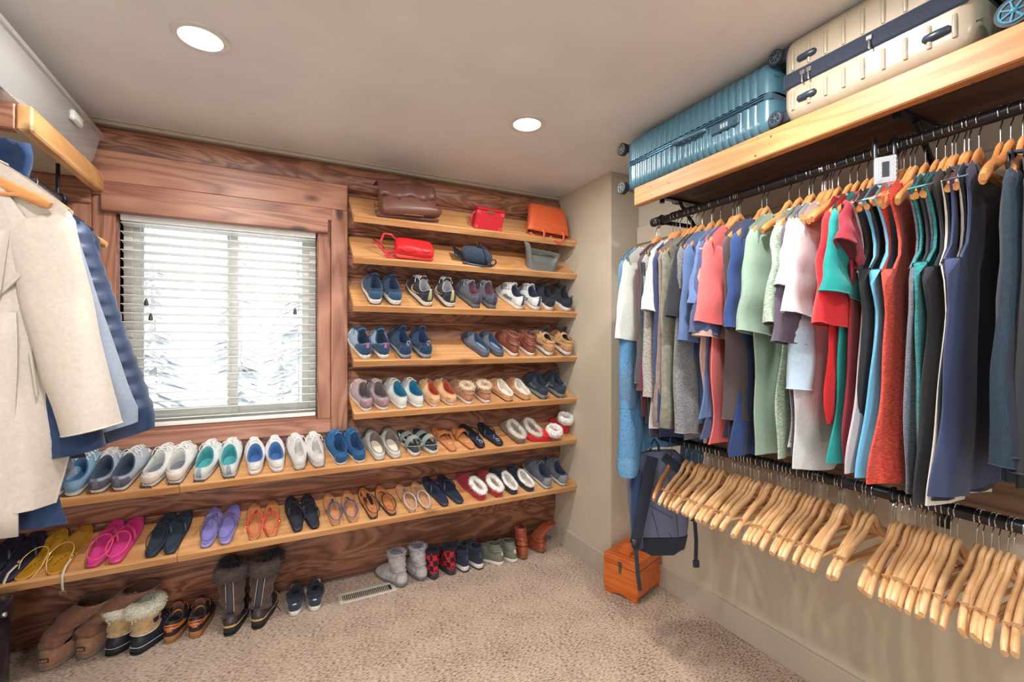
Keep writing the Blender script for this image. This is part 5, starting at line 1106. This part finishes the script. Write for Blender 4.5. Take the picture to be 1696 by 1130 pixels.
# ------------------------------------------------------------------ suitcases on the shelf
def wheel(t, c, r, ax, hub):
    w_ = MB().disc(c, r, ax, .022, 24).build('wheel', M((34, 40, 46), 'rubber'), t, ang=40)
    a = Vector(ax); u = a.cross(Vector((0, 0, 1))).normalized(); v = a.cross(u)
    m = MB()
    for s_ in (-.0015, .0225):
        cc = Vector(c) + a * s_; m.tube([cc + u * cos(q) * r * .74 + v * sin(q) * r * .74 for q in [2 * pi * k / 20 for k in range(20)]], r * .07, 5, closed=True)
        for k in range(7):
            q = 2 * pi * k / 7; d = u * cos(q) + v * sin(q); m.tube([cc + d * r * .12, cc + d * r * .72], r * .07, 5)
        m.ball(cc, r * .2, nu=8, nv=6)
    m.build('wheel_spokes', M(hub, 'plastic'), w_)
def suitcase(y0, y1, label, col, rib, xf=SX + .02, w=.43, z0=SZ1 + .002, th=.262, wheels=(), name='suitcase', zipc=(28, 40, 56), hub=(90, 100, 104)):
    """hard shell case lying on its broad side; its long edge with zip faces the room. local x runs along -y of the room"""
    t = empty(name, (xf, (y0 + y1) / 2, z0), label=label, cat='suitcase', group='suitcases on the deep shelf')
    L = abs(y1 - y0); sh = M(col, 'plastic', .3); ny = int(L / .006); zc = th * .5; rc = .045
    for half, nm in ((0, 'lower_shell'), (1, 'upper_shell')):
        rings = []
        for j in range(ny + 1):
            y = -L / 2 + L * j / ny; e = min(j, ny - j) * L / ny; ins = 0 if e > .04 else .04 - math.sqrt(max(0, .04 ** 2 - (.04 - e) ** 2))
            ins += rib(y, L) if e > .035 else 0
            ring = []
            za, zb = (0.003, zc - .013) if half == 0 else (zc + .013, th)
            # open U profile: front foot, round corner, broad face, round corner, back foot
            def pt(x, z): return (x, y, z)
            zo = za if half == 0 else zb; zi = zb if half == 0 else za; sg = 1 if half == 0 else -1
            ring.append(pt(ins, zi)); ring.append(pt(ins, (zi + zo) / 2))
            for q in range(7):
                a = q / 6 * pi / 2; ring.append(pt(ins + (rc - ins * .3) * (1 - cos(a)), zo + sg * (rc - (rc) * sin(a)) + sg * ins * .7))
            for q in range(7):
                a = pi / 2 - q / 6 * pi / 2; ring.append(pt(w - ins - (rc - ins * .3) * (1 - cos(a)), zo + sg * (rc - rc * sin(a)) + sg * ins * .7))
            ring.append(pt(w - ins, (zi + zo) / 2)); ring.append(pt(w - ins, zi))
            rings.append(ring)
        for rg in (rings[0], rings[-1]): pass
        m = MB().loft(rings, False)
        n_ = len(rings[0]); m.f.append(tuple(range(n_))[::-1]); m.f.append(tuple((len(rings) - 1) * n_ + q for q in range(n_)))
        m.build(nm, sh, t, ang=35)
    zb_ = MB().box(.004, w - .004, -L / 2 + .006, L / 2 - .006, zc - .0135, zc + .0135, .004).build('zip_gusset', M(zipc, 'fabric'), t, smooth=False)
    m = MB()
    for dz in (-.006, .004): m.tube([(.002, -L / 2 + .03, zc + dz), (.0015, 0, zc + dz), (.002, L / 2 - .03, zc + dz)], .0022, 5)
    m.build('zip_teeth', M(mul(zipc, 1.5), 'metal'), t)
    return t, L, zc, th
def ribs(p, d): return lambda y, L: d * (.5 - .5 * cos(2 * pi * y / p)) ** 2
t, L, zc, th = suitcase(.99, 1.735, 'blue-teal ribbed hard-shell suitcase, whole one at the left end of the shelf', (72, 112, 130), ribs(.030, .006), th=.262, zipc=(52, 84, 104))
# handle, tsa lock and wheels on the visible long edge (left end is +y)
MB().tube([(-.004, .06, zc - .012), (-.018, .05, zc - .016), (-.020, -.0, zc - .018), (-.018, -.09, zc - .02), (-.004, -.10, zc - .016)], .011, 10, .7).build('side_handle', M((70, 108, 126), 'plastic', .25), t)
MB().box(-.024, -.018, -.06, .0, zc - .026, zc - .012, .002).build('handle_plate', CHROME, t, smooth=False)
lk = MB().box(-.008, .004, -.25, -.13, zc - .052, zc - .016, .004).build('lock', M((50, 80, 98), 'plastic'), t, smooth=False)
for q in range(3): MB().box(-.011, -.006, -.18 - q * .012, -.172 - q * .012, zc - .044, zc - .026, .001).build('lock_dial', M((150, 160, 166), 'plastic'), lk, smooth=False)
MB().disc((-.011, -.235, zc - .035), .006, (1, 0, 0), .004, 14).build('keyhole', M((150, 160, 166), 'metal'), lk)
for zz in (.035, th - .035):
    MB().box(.02, .07, L / 2 - .02, L / 2 + .018, zz - .02, zz + .02, .006).build('wheel_fork', M((60, 70, 78), 'plastic'), t)
    wheel(t, (-.002, L / 2 + .030, zz), .030, (1, 0, 0), (120, 130, 130)); wheel(t, (.37, L / 2 + .030, zz), .030, (1, 0, 0), (120, 130, 130))
t, L, zc, th = suitcase(.47, .955, 'champagne gold hard-shell suitcase in the middle of the shelf', (164, 152, 134), lambda y, L: 0, th=.284, zipc=(30, 42, 60), xf=SX + .016)
for half, z0_, z1_ in ((0, .035, .10), (1, .165, .245)):
    n_ = 9
    for q in range(n_):
        m = MB()
        y = -L / 2 + .04 + q * (L - .08) / (n_ - 1)
        m.tube([(.001, y, z0_ + .004), (-.001, y, z0_ + .012), (-.002, y, (z0_ + z1_) / 2), (-.001, y, z1_ - .012), (.001, y, z1_ - .004)], .0055, 8, .8)
        m.build('raised_rib', M((158, 146, 128), 'plastic', .3), t)
    for y in (L / 2 - .085, -L / 2 + .075):
        MB().tube([(-.001, y - .030, z0_ + .03), (-.001, y - .024, z0_ + .03), (-.002, y, z0_ + .03), (-.001, y + .024, z0_ + .03), (-.001, y + .030, z0_ + .03)], [.005, .011, .012, .011, .005], 10, 1).build('side_foot', M((40, 52, 68), 'plastic'), t)
MB().box(-.006, .004, -L / 2 + .01, L / 2 - .01, zc - .030, zc + .022, .006).build('expansion_band', M((28, 38, 56), 'fabric'), t, smooth=False)
for y in (L / 2 - .075, L / 2 - .095, -.02):
    z_ = MB().box(-.012, -.004, y - .008, y + .008, zc - .006, zc + .008, .002).build('zip_slider', CHROME, t, smooth=False)
    MB().tube([(-.012, y, zc - .004), (-.015, y - .003, zc - .016), (-.015, y - .004, zc - .034)], .0028, 6, .6).build('zip_pull', CHROME, z_)
for zz in (.036, th - .036):
    MB().box(.01, .06, L / 2 - .02, L / 2 + .012, zz - .02, zz + .02, .006).build('wheel_fork', M((44, 52, 62), 'plastic'), t)
    wheel(t, (.002, L / 2 + .022, zz), .026, (1, 0, 0), (70, 90, 104)); wheel(t, (.37, L / 2 + .022, zz), .026, (1, 0, 0), (70, 90, 104))
t, L, zc, th = suitcase(-.33, .37, 'second blue-teal suitcase cut off at the upper right corner', (84, 146, 172), ribs(.030, .006), th=.262, zipc=(52, 84, 104))
for zz in (.038, th - .038):
    MB().box(.02, .07, L / 2 - .02, L / 2 + .018, zz - .02, zz + .02, .006).build('wheel_fork', M((60, 100, 120), 'plastic'), t)
    wheel(t, (-.006, L / 2 + .036, zz), .034, (1, 0, 0), (70, 140, 168)); wheel(t, (.37, L / 2 + .036, zz), .034, (1, 0, 0), (70, 140, 168))

# ------------------------------------------------------------------ shoe-shine chest and backpack
OW = wood('orange_wood', (176, 78, 26), (204, 104, 42), (222, 130, 62), 'X', rough=.35, knots=.1, contrast=.5)
t = empty('shoe_shine_chest', (1.689, 1.973, 0), (0, 0, R(-71.4)), 'small orange wooden shoe-shine chest on the carpet under the backpack', 'chest')
t.location = (1.689 + .948 * 0 + .0, 1.973, 0)
cw, cd = .215, .27
def cb(name, *a, c=.002, mat=OW, parent=None): return MB().box(*a, c).build(name, mat, parent or t, smooth=False)
bd = cb('body', -cw / 2, cw / 2, 0, cd, .032, .168); ld = cb('lid', -cw / 2, cw / 2, 0, cd, .170, .222, c=.004)
for y in (.004, cd - .018):
    n = 16; m = MB(); top = [(mix(-cw / 2 + .008, cw / 2 - .008, i / n), .033) for i in range(n + 1)]; bot = [(x, .001 if abs(x) > .062 else .001 + .016 * cos(x / .062 * pi / 2)) for x, _ in top]
    vs = [(x, y, z) for x, z in top + bot] + [(x, y + .014, z) for x, z in top + bot]; N = n + 1; fs = []
    for i in range(n): fs += [(i, i + 1, N + i + 1, N + i), (2 * N + i, 3 * N + i, 3 * N + i + 1, 2 * N + i + 1), (N + i, N + i + 1, 3 * N + i + 1, 3 * N + i)]
    fs += [(0, N, 3 * N, 2 * N), (n, 2 * N + n, 3 * N + n, N + n)]
    MB().add(vs, fs).build('foot_rail', OW, t, smooth=False)
ft = [(-.030, .06), (.030, .06), (.033, .10), (.024, .14), (.032, .19), (.024, .232), (0, .245), (-.024, .232), (-.032, .19), (-.024, .14), (-.033, .10)]
MB().loft([[(x, y, .222 + (y - .05) * .18) for x, y in ft], [(x, y, .240 + (y - .05) * .30) for x, y in ft]]).build('foot_rest', OW, t, ang=30)
cb('foot_rest_heel', -.034, .034, .045, .085, .222, .244)
m = MB()
for q in range(7): m.box(-cw / 2 + .004, cw / 2 - .004, .008 + q * .036, .010 + q * .036, .2215, .2228)
m.build('lid_groove', M((120, 50, 18), 'fabric'), t, smooth=False)
la = MB().box(-.011, .011, -.004, 0, .168, .196, .001).box(-.007, .007, -.006, 0, .148, .172, .001).build('latch', M((120, 112, 104), 'metal', .35), t, smooth=False)
MB().disc((0, -.007, .142), .009, (0, 1, 0), .006, 16).build('latch_knob', M((150, 140, 130), 'metal', .3), la)

bx, by = 1.65, 1.635
t = empty('backpack', (bx, by, .43), (R(4), R(-4), R(-34)), 'slate blue backpack with black straps hanging from the lower rail', 'backpack')
BP = M((100, 108, 138), 'fabric'); BKN = M((30, 38, 56), 'fabric')
rings = []
for j in range(15):
    f = j / 14; z = mix(.0, .47, f); hw = .145 * (1 - .25 * (1 - f) ** 4 - .30 * max(0, f - .6) ** 1.5 * 2.2); hd = .065 * (1 - .35 * (1 - f) ** 3 - .55 * max(0, f - .55) * 1.6)
    if j == 14: hw *= .8; hd *= .6
    rings.append([(math.copysign(abs(cos(a)) ** .5, cos(a)) * hw, -.0 + math.copysign(abs(sin(a)) ** .6, sin(a)) * hd + .004 * noise.noise(Vector((a, f * 5, 2))), z) for a in [2 * pi * q / 28 for q in range(28)]])
MB().loft(rings[2:]).build('body', BP, t)
MB().loft([[(x * 1.02, y * 1.04, z - .004 - .02 * (abs(x) < .06) * (k == 0)) for x, y, z in rg] for k, rg in enumerate(rings[:3])]).build('base', BKN, t)
MB().grid(lambda i, j: (mix(-.142, -.09, i / 5) * (1 - .25 * max(0, j / 10 - .5)), -.062 - .028 * sin(pi * i / 5), mix(.03, .40, j / 10)), 5, 10).build('side_pocket', M((26, 56, 96), 'fabric'), t, solid=.006)
m = MB()
for (a, b) in (((-.05, .33), (.06, .27)), ((-.06, .24), (.05, .17)), ((.06, .34), (.075, .05)), ((-.04, .20), (-.01, .06)), ((.03, .10), (.06, .05))):
    m.tube([(mix(a[0], b[0], q / 5), -.0665 * (1 - .22 * 0) - .001, mix(a[1], b[1], q / 5)) for q in range(6)], .0014, 5)
m.build('quilt_seam', M((44, 50, 78), 'fabric'), t)
for pts, w_ in (([(-.02, -.055, .46), (-.055, -.088, .36), (-.085, -.098, .24), (-.115, -.095, .12), (-.13, -.085, .06)], .026), ([(.03, -.055, .46), (.10, -.085, .40), (.145, -.075, .27), (.152, -.06, .15)], .020)):
    MB().tube(pts, w_, 8, .22, up=(0, 1, 0)).build('shoulder_strap', BKN, t)
MB().tube([(-.13, -.088, .07), (-.128, -.092, .0), (-.126, -.09, -.10), (-.12, -.085, -.17)], .010, 6, .25, up=(0, 1, 0)).build('webbing', M((38, 44, 58), 'fabric'), t)
MB().box(-.146, -.112, -.100, -.084, .045, .085, .004).build('strap_buckle', BLACKM, t)
MB().tube([(.152, -.06, .15), (.156, -.05, .05), (.150, -.045, -.05)], .009, 6, .25, up=(0, 1, 0)).build('webbing', M((38, 44, 58), 'fabric'), t)
MB().box(.136, .166, -.050, -.040, -.085, -.045, .008).build('strap_tab', BKN, t)
MB().tube([(-.02, 0, .46), (-.018, 0, .50), (0, .0, .53), (.018, 0, .50), (.02, 0, .46)], .006, 8).build('grab_loop', BKN, t)

# ------------------------------------------------------------------ left side: shelf, bin, rail, coats
LRX = -.79; LRZ = 2.0
ls = empty('wall_shelf', (-.70, 2.345, 2.095), label='short pine shelf at upper left carrying the clear bin', cat='shelf')
BEAML = wood('beam_pine', (196, 140, 84), (222, 170, 112), (236, 196, 144), 'Y', rough=.5, knots=.8, contrast=.5)
def lp(name, mat, *a, c=.003): o = box_obj(name, mat, *a, c=c, parent=ls); o.location -= ls.location; return o
lp('front_beam', BEAML, -.74, -.700, 2.0, 2.692, 2.096, 2.180, c=.006)
lp('end_beam', CASE, XL + .002, -.741, 2.0, 2.04, 2.096, 2.180, c=.004)
lp('shelf_board', M((206, 196, 176), 'paint', .6), XL + .002, -.741, 2.041, 2.692, 2.150, 2.176)
lp('wall_cleat', CASE, XL + .002, -.742, 2.655, 2.692, 2.040, 2.149)
# clear storage bin
PL, pnt, pb = newmat('clear_plastic'); pb.inputs['Base Color'].default_value = (.92, .93, .93, 1); pb.inputs['Roughness'].default_value = .25; pb.inputs['Alpha'].default_value = .24
t = empty('storage_bin', (-.90, 2.20, 2.181), label='long clear plastic storage bin on the left shelf', cat='storage bin')
def binring(hw, y0, y1, z, r=.03):
    o_ = []
    for (cx, cy, a0) in ((hw - r, y1 - r, 0), (-hw + r, y1 - r, 90), (-hw + r, y0 + r, 180), (hw - r, y0 + r, 270)):
        for q in range(5): a = R(a0 + q * 22.5); o_.append((cx + r * cos(a), cy + r * sin(a), z))
    return o_
MB().loft([binring(.165, -.44, .435, .003), binring(.18, -.46, .455, .06), binring(.195, -.475, .47, .150)], True, True, False).build('tub', PL, t, solid=.002)
MB().loft([binring(.195, -.475, .47, .150), binring(.206, -.486, .481, .150), binring(.208, -.488, .483, .164), binring(.20, -.48, .475, .172), binring(.18, -.46, .455, .168)], True, True, True).build('lid', PL, t, ang=50)
MB().box(.186, .206, .12, .21, .095, .135, .006).build('latch', M((222, 224, 222), 'plastic', .4), t)
# things inside the bin
for q in range(3):
    s_ = pillow(.24, .22, .07, seed=q).build('folded_blanket', M([(206, 200, 192), (170, 150, 130), (196, 200, 204)][q], 'knit')); s_.location = (-.90, 1.80 + q * .27, 2.186)
    tag(s_, ['pale folded blanket inside the clear bin, nearest end', 'tan folded blanket in the middle of the clear bin', 'whitish folded blanket at the window end of the clear bin'][q], 'blanket', 'folded blankets in the bin')
t = empty('clothes_rail', (LRX, 2.50, LRZ), label='black clothes rail at the left with the coats', cat='clothes rail')
MB().tube([(0, -2.4, 0), (0, -1, 0), (0, 0, 0)], RR_, 16).build('pipe', BLACKM, t)
MB().tube([(0, -.005, 0), (0, .014, 0)], .022, 16).build('end_cap', BLACKM, t)
MB().tube([(0, -.03, 0), (0, -.03, .14)], .007, 8).tube([(.021 * cos(a), -.03, .021 * sin(a)) for a in [2 * pi * q / 14 for q in range(14)]], .005, 6, closed=True).build('hanging_strap', BLACKM, t)
MB().tube([(0, -.04, 0), (XL - LRX, -.04, 0)], .010, 8).build('wall_post', BLACKM, t)

CR = M((190, 182, 172), 'fabric')
ct, sf, Wd, zsh = garment('coat', (-.74, 1.72, LRZ), 'cream double-breasted wool coat nearest the camera on the left', 'coat', (190, 182, 172), 'fabric', sleeve='long', W=.235, zh=-1.02, zs=-.83, sx=.285, sw=.066, sw0=.082, T=.035, seed=31, yaw=-6, fold=.016, group='coats on the left rail', neckw=.30, sh_drop=.10, top=-.080)
def lapel(sd, z0, z1):
    P = [(sd * .02, z0 - .02), (sd * .09, z0 - .03), (sd * .165, z0 - .16), (sd * .14, z0 - .185), (sd * .205, z0 - .205), (sd * .16, z0 - .30), (sd * .03, z1)]
    m = MB(); m.add([(x, -.062 - .006 * (q % 2), z) for q, (x, z) in enumerate(P)], [tuple(range(len(P)))])
    return m.build('lapel', CR, ct, solid=.008, smooth=False)
lapel(1, -.10, -.56); lapel(-1, -.10, -.56)
MB().grid(lambda i, j: (mix(.02, .135, i / 4) - .02 * j / 6, -.074 - .010 * sin(pi * i / 4), mix(-.29, -.47, j / 6) + (.05 * (1 - i / 4) if j == 6 else 0)), 4, 6).build('collar_leaf', CR, ct, solid=.008)
MB().tube([(-.08, -.03, -.10), (-.05, -.052, -.13), (0, -.058, -.16), (.05, -.052, -.13), (.08, -.03, -.10)], .018, 8, .5).build('collar', CR, ct)
fx = MB().grid(lambda i, j: (mix(-.02, .140, i / 4) + .004 * sin(j), -.060 - .003 * sin(j * .8), mix(-.50, -1.085, j / 8)), 4, 8).build('front_overlap', CR, ct, solid=.005)
for z in (-.60, -.74, -.88):
    for x in (.0, .09): MB().disc((x, -.069, z), .013, (0, 1, 0), .005, 18).build('button', M((196, 190, 180), 'gloss'), ct)
MB().tube([(.165, -.054, -.60), (.180, -.056, -.72)], .005, 6, .5).build('pocket_welt', CR, ct)
hc = copy_tree(hu); hc.location = (-.76, 1.66, LRZ); hc.rotation_euler = (0, 0, R(-3)); tag(hc, 'honey wooden hanger with trouser bar in front of the cream coat', 'hanger', 'hangers on the left rail')
hc = copy_tree(hu); hc.location = (-.74, 1.725, LRZ); hc.rotation_euler = (0, 0, R(-6)); tag(hc, 'wooden hanger inside the cream coat shoulders', 'hanger', 'hangers on the left rail')
c2, _, _, _ = garment('coat', (LRX, 1.83, LRZ), 'pale blue-grey wool coat right behind the cream one', 'coat', (140, 152, 170), 'fabric', sleeve='long', W=.26, zh=-.98, zs=-.80, sx=.330, sw=.075, T=.03, seed=33, yaw=-4, group='coats on the left rail', cuff=(132, 146, 166), neckw=.3, sh_drop=.078, top=-.078)
c3, _, _, _ = garment('coat', (LRX, 1.95, LRZ), 'navy quilted puffer coat between the pale coat and the window', 'coat', (50, 66, 96), 'quilt', sleeve='long', W=.26, zh=-.95, zs=-.84, sx=.345, sw=.080, T=.045, seed=35, yaw=-3, group='coats on the left rail', quilt=True, neckw=.3, sh_drop=.078, top=-.078, cuff=(36, 62, 98))
c4, _, _, _ = garment('coat', (LRX, 1.77, LRZ), 'long navy coat whose hem and cuff show under the cream coat', 'coat', (28, 52, 88), 'suede', sleeve='long', W=.285, zh=-1.09, zs=-.90, sx=.275, sw=.075, T=.03, seed=37, yaw=-4, group='coats on the left rail')
c5, _, _, _ = garment('coat', (LRX, 2.02, LRZ), 'dark navy jacket furthest along the left rail', 'coat', (34, 44, 64), 'fabric', sleeve='long', W=.22, zh=-.90, zs=-.80, sx=.24, sw=.06, T=.02, seed=39, group='coats on the left rail')
sc = MB().grid(lambda i, j: (LRX + mix(-.10, .10, i / 8) + .01 * sin(j), 1.93 + .05 * sin(pi * i / 8) + .006 * sin(i * 2 + j), LRZ + .055 - .02 * ((i - 4) / 4) ** 2 - .03 * j), 8, 6).build('scarf', M((34, 62, 104), 'knit'), solid=.02); tag(sc, 'blue knitted scarf draped over the left rail', 'scarf')
for y, yw, lb in ((1.83, -4, 'wooden hanger holding the pale blue-grey coat'), (1.95, -3, 'wooden hanger holding the navy puffer coat'), (2.05, 0, 'wooden hanger holding the dark navy jacket'), (1.77, -4, 'wooden hanger holding the long navy coat'), (2.17, -8, 'bare wooden hanger showing its tip above the puffer coat'), (2.24, -6, 'second bare wooden hanger nearest the window')):
    h = copy_tree(hu); h.location = (LRX, y, LRZ); h.rotation_euler = (0, 0, R(yw)); tag(h, lb, 'hanger', 'hangers on the left rail')

# ------------------------------------------------------------------ floor vent and the dark bin in the corner
p0 = floor_pt(560, 993); t = empty('floor_vent', (.405, 2.37, .001), (0, 0, R(0)), 'cream metal floor register in the carpet by the log wall', 'floor vent')
pa, pb_ = floor_pt(562, 1002), floor_pt(657, 978); c_ = (pa + pb_) / 2; t.location = (c_.x, c_.y + .045, .001); t.rotation_euler.z = math.atan2(pb_.y - pa.y, pb_.x - pa.x)
VM = M((196, 192, 178), 'plastic', .4); hw, hd = (pb_ - pa).length / 2, .055
MB().box(-hw, hw, -hd, -hd + .022, 0, .006, .002).box(-hw, hw, hd - .022, hd, 0, .006, .002).box(-hw, -hw + .022, -hd + .022, hd - .022, 0, .006, .002).box(hw - .022, hw, -hd + .022, hd - .022, 0, .006, .002).build('frame', VM, t, smooth=False)
MB().box(-hw + .02, hw - .02, -hd + .02, hd - .02, 0, .001).build('duct', M((50, 48, 46), 'plastic'), t, smooth=False)
n_ = int((2 * hw - .05) / .010)
for q in range(n_): MB().box(-hw + .026 + q * .010, -hw + .030 + q * .010, -hd + .022, hd - .022, .001, .005).build('louver', VM, t, smooth=False)
t = empty('corner_bin', (-.992, 2.22, 0), (0, 0, 0), 'glossy black bin in the corner at the lower left edge', 'bin')
BKT = M((16, 26, 44), 'gloss', .25)
MB().loft([[(math.copysign(abs(cos(a)) ** .4, cos(a)) * .098 * k, math.copysign(abs(sin(a)) ** .4, sin(a)) * .23 * k, z) for a in [2 * pi * q / 28 for q in range(28)]] for k, z in ((.90, .002), (.95, .02), (1.0, .40), (.99, .41))]).build('body', BKT, t)
MB().loft([[(math.copysign(abs(cos(a)) ** .4, cos(a)) * .104 * k, math.copysign(abs(sin(a)) ** .4, sin(a)) * .236 * k, z) for a in [2 * pi * q / 28 for q in range(28)]] for k, z in ((1.0, .411), (1.0, .445), (.96, .455))]).build('lid', BKT, t)
MB().ball((.104, .10, .428), .010).build('rivet', CHROME, t)
